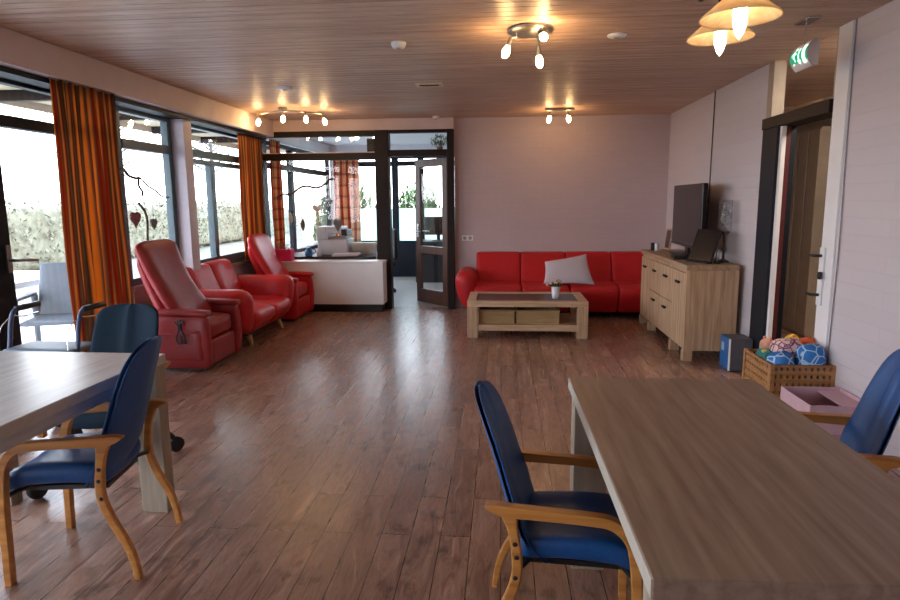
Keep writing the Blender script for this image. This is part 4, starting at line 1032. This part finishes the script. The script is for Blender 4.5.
# ------------------------------------------------------------------ sideboard
sd = thing('sideboard', 'light oak sideboard with doors and drawers along right wall', 'sideboard', (1.83, 6.46, 0))
Lh, hS = .90, .85; fx = -.235; bx2 = .205
obj('top_panel', box(B(), fx-.005, bx2, -Lh-.005, Lh+.005, hS-.045, hS), M_table if False else wood('sideboard_top', (.32, .19, .11), (.43, .28, .17), (.53, .37, .24), 'Y', .45), sd, bev=.003)
obj('body', box(B(), fx+.02, bx2, -Lh+.0, Lh, .10, hS-.046), M_oakZ, sd, bev=.002)
for y in (-Lh, -Lh+.45-.03, .45-.03, Lh-.07):
    for xx in (fx, bx2-.08): obj('foot', box(B(), xx, xx+.08, y, y+.07, 0, .10 if xx == fx or True else .1), M_oakZ, sd, bev=.002)
obj('side_panel', box(B(), fx, bx2-.01, -Lh-.004, -Lh+.03, .095, hS-.046), M_oakZ, sd, bev=.002)
def handle(par, y, z):
    bm = B(); box(bm, fx-.022, fx-.014, y-.055, y+.055, z-.012, z+.012); box(bm, fx-.014, fx+.0, y-.045, y-.035, z-.006, z+.006); box(bm, fx-.014, fx+.0, y+.035, y+.045, z-.006, z+.006); o = obj('handle', bm, M_framebrown, par, bev=.002); o['label'] = 'dark bar handle'
cols = [(-Lh+.03, -.45), (-.45, 0), (0, .45), (.45, Lh-.03)]
for i, (a, b) in enumerate(cols):
    if i in (0, 3):
        d = obj('door', box(B(), fx, fx+.02, a+.005, b-.005, .11, hS-.075), M_oakZ, sd, bev=.002); handle(d, (a+b)/2+ (0), hS-.17)
    else:
        d = obj('drawer', box(B(), fx, fx+.02, a+.005, b-.005, .46, hS-.075), M_oakZ, sd, bev=.002); handle(d, (a+b)/2, hS-.17)
        d = obj('door', box(B(), fx, fx+.02, a+.005, b-.005, .11, .45), M_oakZ, sd, bev=.002); handle(d, (a+b)/2, .375)
# TV
tv = thing('television', 'large flat black television standing on the sideboard', 'television', (1.88, 6.62, .85), R_(-2))
obj('screen', box(B(), -.02, .03, -.57, .57, .085, .71), M_screen, tv, bev=.008)
obj('bezel', box(B(), -.024, -.019, -.57, .57, .085, .11), M_black, tv)
obj('stand_neck', box(B(), 0, .03, -.06, .06, .01, .10), M_black, tv); bm = B(); rbox(bm, (0, 0, .008), (.24, .5, .016), .007, 6); obj('stand_foot', bm, M_black, tv, smooth=True)
# leaning dark display
pf_ = thing('display_panel', 'smaller black tilted screen on sideboard in front of television', 'screen', (1.765, 5.80, .85), R_(26))
Mt = Matrix.Rotation(R_(20), 4, 'Y')
obj('panel', box(B(), -.012, .012, -.14, .14, .012, .31, Mt), M_screen, pf_, bev=.005); 
bm = B(); tube(bm, [Mt @ Vector((.012, 0, .2)), (.15, 0, .004)], .008, 6); obj('prop', bm, M_black, pf_)
obj('foot_bar', box(B(), -.04, .03, -.13, .13, 0, .012), M_black, pf_)
# glass cylinder with silver leaves on stand
gv = thing('glass_hurricane_vase', 'tall glass vase of silver foliage on stand at sideboard end', 'vase', (1.985, 5.84, .85))
M_clear = glass('clear_vase_glass', (.96, .97, .98))
bm = B(); lathe(bm, [(0, 0), (.055, 0), (.05, .012), (.012, .03), (.010, .10), (.02, .12), (.010, .14), (.012, .24), (.05, .275), (.0, .28)], seg=20); obj('stand', bm, plain('dark_glass_stand', (.06, .05, .05), .15), gv, smooth=True)
bm = B(); lathe(bm, [(0, .28), (.055, .28), (.055, .555), (.052, .555), (.052, .285), (0, .285)], seg=24); obj('glass_cylinder', bm, M_clear, gv, smooth=True)
bm = B(); leafball(bm, (0, 0, .42), .04, .04, .12, 150, .022, 19); obj('silver_foliage', bm, plain('silver_leaf', (.72, .70, .70), .35, metal=.3, noise=.4), gv)
rg = thing('round_ornament', 'small round ring ornament at the foot of glass vase', 'ornament', (1.89, 5.70, .85))
bm = B(); tube(bm, [(.0+.0*math.cos(a*PI/10), .03*math.sin(a*PI/10)*0+.032*math.cos(a*PI/10), .075+.05*math.sin(a*PI/10)) for a in range(21)], .007, 8); obj('ring', bm, M_steel, rg, smooth=True)
obj('foot', box(B(), -.02, .02, -.03, .03, 0, .025), M_black, rg, bev=.003)
# small items at far end of sideboard
for (y, x, m_, lb) in ((7.20, 1.68, M_black, 'dark round tealight holder at far end of the sideboard'), (7.10, 1.70, M_white, 'white round tealight holder at far end of the sideboard')):
    t = thing('candle_holder', lb, 'candle holder', (x, y, .85)); bm = B(); lathe(bm, [(0, 0), (.022, 0), (.024, .085), (.019, .085), (.018, .06), (0, .06)]); obj('cup', bm, m_, t, smooth=True)
    bm = B(); lathe(bm, [(0, .06), (.016, .06), (.016, .072), (0, .072)]); obj('candle', bm, M_white, t)
ph_ = thing('photo_frame', 'small wooden photo frame on sideboard left of the television', 'photo frame', (1.86, 7.31, .85), R_(12))
Mt = Matrix.Rotation(R_(8), 4, 'Y'); bm = B()
for a in ((-.07, -.055, 0, .24), (.055, .07, 0, .24), (-.055, .055, 0, .02), (-.055, .055, .22, .24)): box(bm, -.008, .008, a[0], a[1], a[2], a[3], Mt)
obj('frame', bm, M_oak, ph_); obj('picture', box(B(), -.002, .004, -.055, .055, .02, .22, Mt), plain('picture_dark', (.08, .06, .07), .4, noise=.6), ph_)
rm = thing('media_box', 'low black media box on sideboard before the television', 'media player', (1.70, 6.22, .85), R_(-8))
obj('housing', box(B(), -.06, .06, -.13, .13, 0, .035), M_black, rm, bev=.004); obj('display_window', box(B(), -.062, -.0595, -.05, .05, .01, .025), M_screen, rm)
# box on the floor beside sideboard
gb = thing('subwoofer_box', 'grey box with blue side on floor beside the sideboard', 'box', (1.965, 5.31, 0))
obj('body', box(B(), -.085, .09, -.085, .13, .006, .275), plain('grey_box', (.09, .10, .13), .45), gb, bev=.004)
o = obj('white_edge', box(B(), -.095, -.085, -.087, -.068, .006, .275), M_white, gb); o = obj('blue_side', box(B(), -.095, -.085, -.068, .13, .006, .275), plain('blue_board', (.02, .12, .35), .45), gb)
o = obj('label_strip', box(B(), -.0965, -.095, .04, .10, .15, .22), plain('teal_card', (.35, .5, .55), .5), gb)
for s in (-1, 1): obj('foot', box(B(), -.08, .08, s*.06-.01+.02, s*.06+.01+.02, 0, .006), M_black, gb)

# ------------------------------------------------------------------ lattice crate of soft toys
M_crate = wood('orange_crate_wood', (.30, .13, .045), (.40, .19, .07), (.48, .25, .10), 'X', .5)
kr = thing('lattice_crate', 'square wooden lattice crate full of toys by the doorway', 'crate', (1.895, 4.24, 0))
ca, cb_, ch_ = .185, .215, .375
def lattice(axis, c0, a0, a1, z0, z1, nx, nz, th=.012):
    bm = B()
    pw_ = (a1-a0)/nx; hw_ = (z1-z0)/nz
    def bx(p0, p1, q0, q1, d=0):
        if axis == 'Y': box(bm, p0, p1, c0-th/2-d, c0+th/2+d, q0, q1)
        else: box(bm, c0-th/2-d, c0+th/2+d, p0, p1, q0, q1)
    g_ = .42
    for k in range(nx+1):
        c = a0+pw_*k; lo = c-pw_*(1-g_)/2 if k else a0; hi = c+pw_*(1-g_)/2 if k < nx else a1; bx(lo, hi, z0, z1)
    for k in range(nz+1):
        c = z0+hw_*k; lo = c-hw_*(1-g_)/2 if k else z0; hi = c+hw_*(1-g_)/2 if k < nz else z1; bx(a0, a1, lo, hi, .0008)
    return bm
for nm, b_ in (('lattice_front', lattice('Y', -cb_, -ca, ca, .02, ch_, 10, 7)), ('lattice_back', lattice('Y', cb_, -ca, ca, .02, ch_, 10, 7)), ('lattice_side', lattice('X', -ca, -cb_, cb_, .02, ch_, 11, 7)), ('lattice_side', lattice('X', ca, -cb_, cb_, .02, ch_, 11, 7))):
    obj(nm, b_, M_crate, kr)
for s in (-1, 1):
    for q in (-1, 1): obj('corner_post', box(B(), s*ca-.014, s*ca+.014, q*cb_-.014, q*cb_+.014, 0, ch_+.002), M_crate, kr, bev=.002)
obj('floor_panel', box(B(), -ca, ca, -cb_, cb_, .02, .03), M_crate, kr)
def cell(name, base, lines, scale=22, thr=.06):
    m, t, b = _new(name); v = node(t, 'ShaderNodeTexVoronoi', feature='DISTANCE_TO_EDGE'); v.inputs['Scale'].default_value = scale; t.links.new(mapping(t), v.inputs[0])
    t.links.new(ramp(t, v.outputs[0], [(0, lines), (thr, lines), (thr+.03, base)]), b.inputs['Base Color']); b.inputs['Roughness'].default_value = .6; return m
M_bluepat = cell('blue_white_pattern', (.01, .16, .50), (.45, .62, .8), 16, .04)
M_pinkpat = cell('pink_purple_pattern', (.72, .50, .46), (.18, .03, .14), 24, .05)
def soft(name, label, loc, size, mat, cat, rz=0, rx=0, extra=None):
    t = thing(name, label, cat, loc, rz)
    def fn(p): return (p.x*(1+.06*math.sin(p.y*40)), p.y, p.z+.008*math.sin(p.x*50)*math.cos(p.y*45))
    bm = B(); rbox(bm, (0, 0, size[2]/2), size, min(size)*.48, 9, fn=fn); obj('body', bm, mat, t, smooth=True)
    if extra: extra(t)
    return t
def knot(mat, p, r=.014):
    def f(t):
        bm = B(); rbox(bm, p, (r*2.4, r*2, r*2.2), r*.9, 5); obj('tie', bm, mat, t, smooth=True)
    return f
soft('fabric_bag', 'blue patterned bag in front left corner of toy crate', (1.80, 4.12, .29), (.165, .15, .15), M_bluepat, 'bag', .2, extra=knot(M_bluepat, (0, 0, .12)))
soft('fabric_bag', 'larger blue patterned bag in right corner of toy crate', (1.985, 4.125, .26), (.18, .16, .23), M_bluepat, 'bag', -.3, extra=knot(M_bluepat, (0, 0, .19)))
soft('toy_ball', 'pink soft ball with purple butterflies on top of toy crate', (1.89, 4.24, .29), (.21, .15, .21), M_pinkpat, 'toy', extra=knot(M_pinkpat, (0, 0, .18), .01))
M_peach = plain('peach_plush', (.62, .30, .20), .9, noise=.2); M_yel = plain('yellow_plush', (.60, .38, .06), .9, noise=.3); M_org = plain('orange_plush', (.55, .10, .03), .9, noise=.4); M_tealp = plain('teal_plush', (.03, .20, .20), .9, noise=.4)
def ears(mat, dz):
    def f(t):
        for s in (-1, 1):
            bm = B(); rbox(bm, (0, s*.022, dz), (.02, .022, .03), .009, 5); obj('ear', bm, mat, t, smooth=True)
    return f
soft('plush_toy', 'peach plush toy at the back left of toy crate', (1.81, 4.37, .34), (.08, .09, .13), M_peach, 'toy', .4, extra=ears(M_peach, .13))
soft('plush_toy', 'yellow plush toy on top at the middle of toy crate', (1.97, 4.37, .36), (.09, .09, .14), M_yel, 'toy', .1, extra=ears(M_org, .125))
soft('plush_toy', 'orange plush toy at the back right of toy crate', (2.03, 4.28, .36), (.10, .11, .14), M_org, 'toy', extra=ears(M_peach, .12))
soft('plush_toy', 'teal plush toy with yellow patch in left of toy crate', (1.76, 4.26, .32), (.08, .15, .10), M_tealp, 'toy', extra=lambda t: obj('patch', rbox(B(), (-.01, -.02, .09), (.04, .05, .02), .009, 5), M_yel, t, smooth=True) and None)
# pink open box
pk = thing('storage_box', 'open pale pink storage box in front of the lattice crate', 'box', (1.905, 3.74, 0))
M_pinkb = plain('pale_pink_card', (.62, .40, .46), .6, noise=.05)
bm = B(); a, b, h_ = .175, .19, .265; th = .006
box(bm, -a, a, -b, -b+th, 0, h_); box(bm, -a, a, b-th, b, 0, h_); box(bm, -a, -a+th, -b+th, b-th, 0, h_); box(bm, a-th, a, -b+th, b-th, 0, h_); box(bm, -a+th, a-th, -b+th, b-th, 0, th)
obj('body', bm, M_pinkb, pk, bev=.001)
bm = B(); box(bm, .04, a-.006, -b+.006, b-.006, h_-.03, h_-.024); obj('inner_tray', bm, M_pinkb, pk)
bm = B(); box(bm, -.10, .06, -b-.002, -b, .05, .10); o = obj('label_card', bm, plain('rose_card', (.5, .28, .34), .6), pk)

# ------------------------------------------------------------------ outdoors
def ground_mat():
    m, t, b = _new('garden_ground'); n = node(t, 'ShaderNodeTexNoise'); n.inputs['Scale'].default_value = 1.2; n.inputs['Detail'].default_value = 8; t.links.new(mapping(t), n.inputs[0])
    t.links.new(ramp(t, n.outputs[0], [(.35, (.14, .14, .10)), (.65, (.22, .21, .17))]), b.inputs['Base Color']); b.inputs['Roughness'].default_value = .9; return m
struct('ground', box(B(), -60, 60, -30, 70, -.30, -.12), ground_mat())
M_pave = plain('pale_paving', (.72, .71, .69), .8, noise=.1, scale=4)
struct('terrace', box(B(), -6.4, XL-.1, YF, 14, -.12, -.02), M_pave)
# overhanging eaves
struct('roof_eaves', box(B(), -5.0, XL-.1, YF, 14, 2.50, 2.60), wood('eaves_boards', (.45, .34, .20), (.56, .44, .28), (.66, .54, .36), 'Y', .6))
struct('roof_fascia', box(B(), -5.05, -5.0, YF, 14, 2.42, 2.66), M_beige)
for k in range(10):
    struct('roof_rafter', box(B(), -5.0, XL-.1, YF+.8+k*1.5, YF+.88+k*1.5, 2.40, 2.50), M_framebrown)
M_hedge = plain('hedge_leaf', (.22, .205, .14), .8, noise=.3, scale=6)
def hedge(label, c, size, n, seed, mat, ls=.12):
    t = thing('hedge', label, 'hedge', (c[0], c[1], -.12))
    bm = B(); rbox(bm, (0, 0, size[2]/2), (size[0]*.85, size[1]*.97, size[2]*.93), .2, 10); obj('core', bm, mat, t, smooth=True)
    bm = B(); r = random.Random(seed)
    for _ in range(n):
        f = r.random(); x = size[0]/2*r.choice((1, .95, .9)) if f < .7 else r.uniform(-size[0]/2, size[0]/2)
        y = r.uniform(-size[1]/2, size[1]/2); z = r.uniform(.05, size[2]) if f < .7 else size[2]*r.uniform(.94, 1.04)
        q = Matrix.Rotation(r.uniform(0, 6.28), 3, 'Z') @ Matrix.Rotation(r.uniform(-1.3, 1.3), 3, 'X'); l = ls*r.uniform(.5, 1.1)
        bm.faces.new([bm.verts.new(Vector((x, y, z)) + q @ Vector(w_)) for w_ in ((0, -l, 0), (l*.5, 0, 0), (0, l, 0), (-l*.5, 0, 0))])
    obj('leaves', bm, mat, t)
hedge('long clipped pale hedge beyond the terrace seen through left windows', (-11, 14, 0), (1.6, 36, 1.55), 9000, 5, M_hedge, .07)
M_bark = plain('grey_bark', (.12, .11, .10), .9, noise=.2)
M_crown = plain('bare_tree_twigs', (.13, .12, .11), .9, noise=.2)
def tree(label, x, y, h, r, seed, mat=None, n=700):
    t = thing('tree', label, 'tree', (x, y, -.12), 0, 'garden trees'); rr = random.Random(seed)
    bm = B(); tube(bm, [(0, 0, 0), (.1, .05, h*.4), (0, 0, h*.75)], [.16, .11, .04], 8); obj('trunk', bm, M_bark, t)
    bm = B()
    for k in range(34):
        a = rr.uniform(0, 6.28); z0 = h*rr.uniform(.3, .7); l = r*rr.uniform(.5, 1); e = Vector((l*math.cos(a), l*math.sin(a), z0+l*rr.uniform(.4, 1)))
        mid = Vector((e.x*.5, e.y*.5, z0+(e.z-z0)*.35)); tube(bm, [(0, 0, z0), mid, e], [.05, .03, .01], 5)
        for _ in range(5):
            d = Vector((rr.uniform(-1, 1), rr.uniform(-1, 1), rr.uniform(0, 1)))*r*.4; tube(bm, [mid.lerp(e, rr.random()), e+d], [.012, .004], 4)
    obj('branches', bm, M_crown, t)
    if mat: bm = B(); leafball(bm, (0, 0, h*.7), r, r, h*.33, n, .14, seed); obj('leaves', bm, mat, t)
tree('bare garden tree far behind the hedge, left of the striped curtain', -19, 19, 7, 2.8, 1)
tree('bare garden tree behind hedge seen through the picture window', -17, 26, 7.5, 3.0, 2)
tree('bare garden tree behind hedge seen through the casement window', -14.5, 31, 8, 3.2, 3)
# low house across the garden
hs = thing('house', 'low pale house across the garden beyond the terrace door', 'house', (-30, 24, -.12))
obj('walls', box(B(), -3, 3, -5, 7, 0, 2.3), plain('pale_brick', (.60, .52, .46), .8), hs); bm = B(); prism(bm, [(-3.4, 2.3), (3.4, 2.3), (0, 3.4)], lambda u, v, w_: (u, w_, v), -5.3, 7.3); obj('roof', bm, plain('grey_tiles', (.42, .42, .45), .7), hs)
for y in (-3, 1, 4): obj('window', box(B(), 3.0, 3.05, y, y+1.3, .9, 1.9), M_white, hs)
# terrace furniture
M_plas = plain('pale_garden_plastic', (.13, .15, .18), .5, noise=.05)
def garden_chair(label, loc, rz):
    t = thing('garden_chair', label, 'chair', loc, rz)
    bm = B(); rbox(bm, (0, 0, .42), (.48, .48, .04), .019, 6); obj('seat', bm, M_plas, t, smooth=True)
    def P_(u, v): return (-.22-.12*(v+1)/2, u*.24*(1-.10*(v+1)/2*abs(u)), .40+.25*(v+1)); 
    bm = B(); pad(bm, P_, lambda u, v: (1, 0, .25), .03, 12, 12, 8); obj('backrest', bm, M_plas, t, smooth=True)
    for s in (-1, 1):
        bm = B(); rbox(bm, (0, s*.26, .63), (.50, .06, .03), .014, 6); ar = obj('armrest', bm, M_plas, t, smooth=True)
        bm = B(); tube(bm, [(.22, s*.26, .62), (.25, s*.27, 0)], [.03, .022], 8); obj('leg', bm, M_plas, t)
        bm = B(); tube(bm, [(-.22, s*.25, .62), (-.25, s*.27, 0)], [.03, .022], 8); obj('leg', bm, M_plas, t)
    return t
g1 = garden_chair('pale grey garden chair outside glass door, turned toward the room', (-3.95, 5.25, -.02), R_(-70))
copy_tree(g1, (-5.6, 5.9, -.02), R_(10), 'pale grey garden chair outside behind the garden table')
gt = thing('garden_table', 'white garden table on the terrace outside the glass door', 'table', (-4.75, 5.6, -.02))
obj('tabletop', box(B(), -.4, .4, -.7, .7, .68, .74), M_white, gt, bev=.01)
for sx2 in (-1, 1):
    for sy2 in (-1, 1): obj('leg', box(B(), sx2*.34-.03, sx2*.34+.03, sy2*.62-.03, sy2*.62+.03, 0, .68), M_white, gt)
# green shrubs behind the office
M_shrub = plain('bright_shrub', (.09, .16, .045), .7, noise=.4, scale=3)
def shrub(label, x, y, r, h, seed, mat):
    t = thing('garden_shrub', label, 'shrub', (x, y, -.12)); bm = B(); leafball(bm, (0, 0, h*.5), r, r*.7, h*.5, 2600, .09, seed); obj('foliage', bm, mat, t)
    bm = B()
    for k in range(6): a = k; tube(bm, [(0, 0, 0), (r*.5*math.cos(a), r*.4*math.sin(a), h*.6)], .02, 5)
    obj('stems', bm, M_stem, t)
shrub('green leafy shrub outside far office window, left of black post', -3.3, 13.4, .75, 1.95, 1, M_shrub)
shrub('green leafy shrub outside the office straight beyond the doorway', -2.0, 15.2, .62, 2.0, 2, M_shrub)
shrub('tall dark green shrub seen through the glass door leaf', -.2, 14.2, .8, 2.8, 3, M_leaf2)
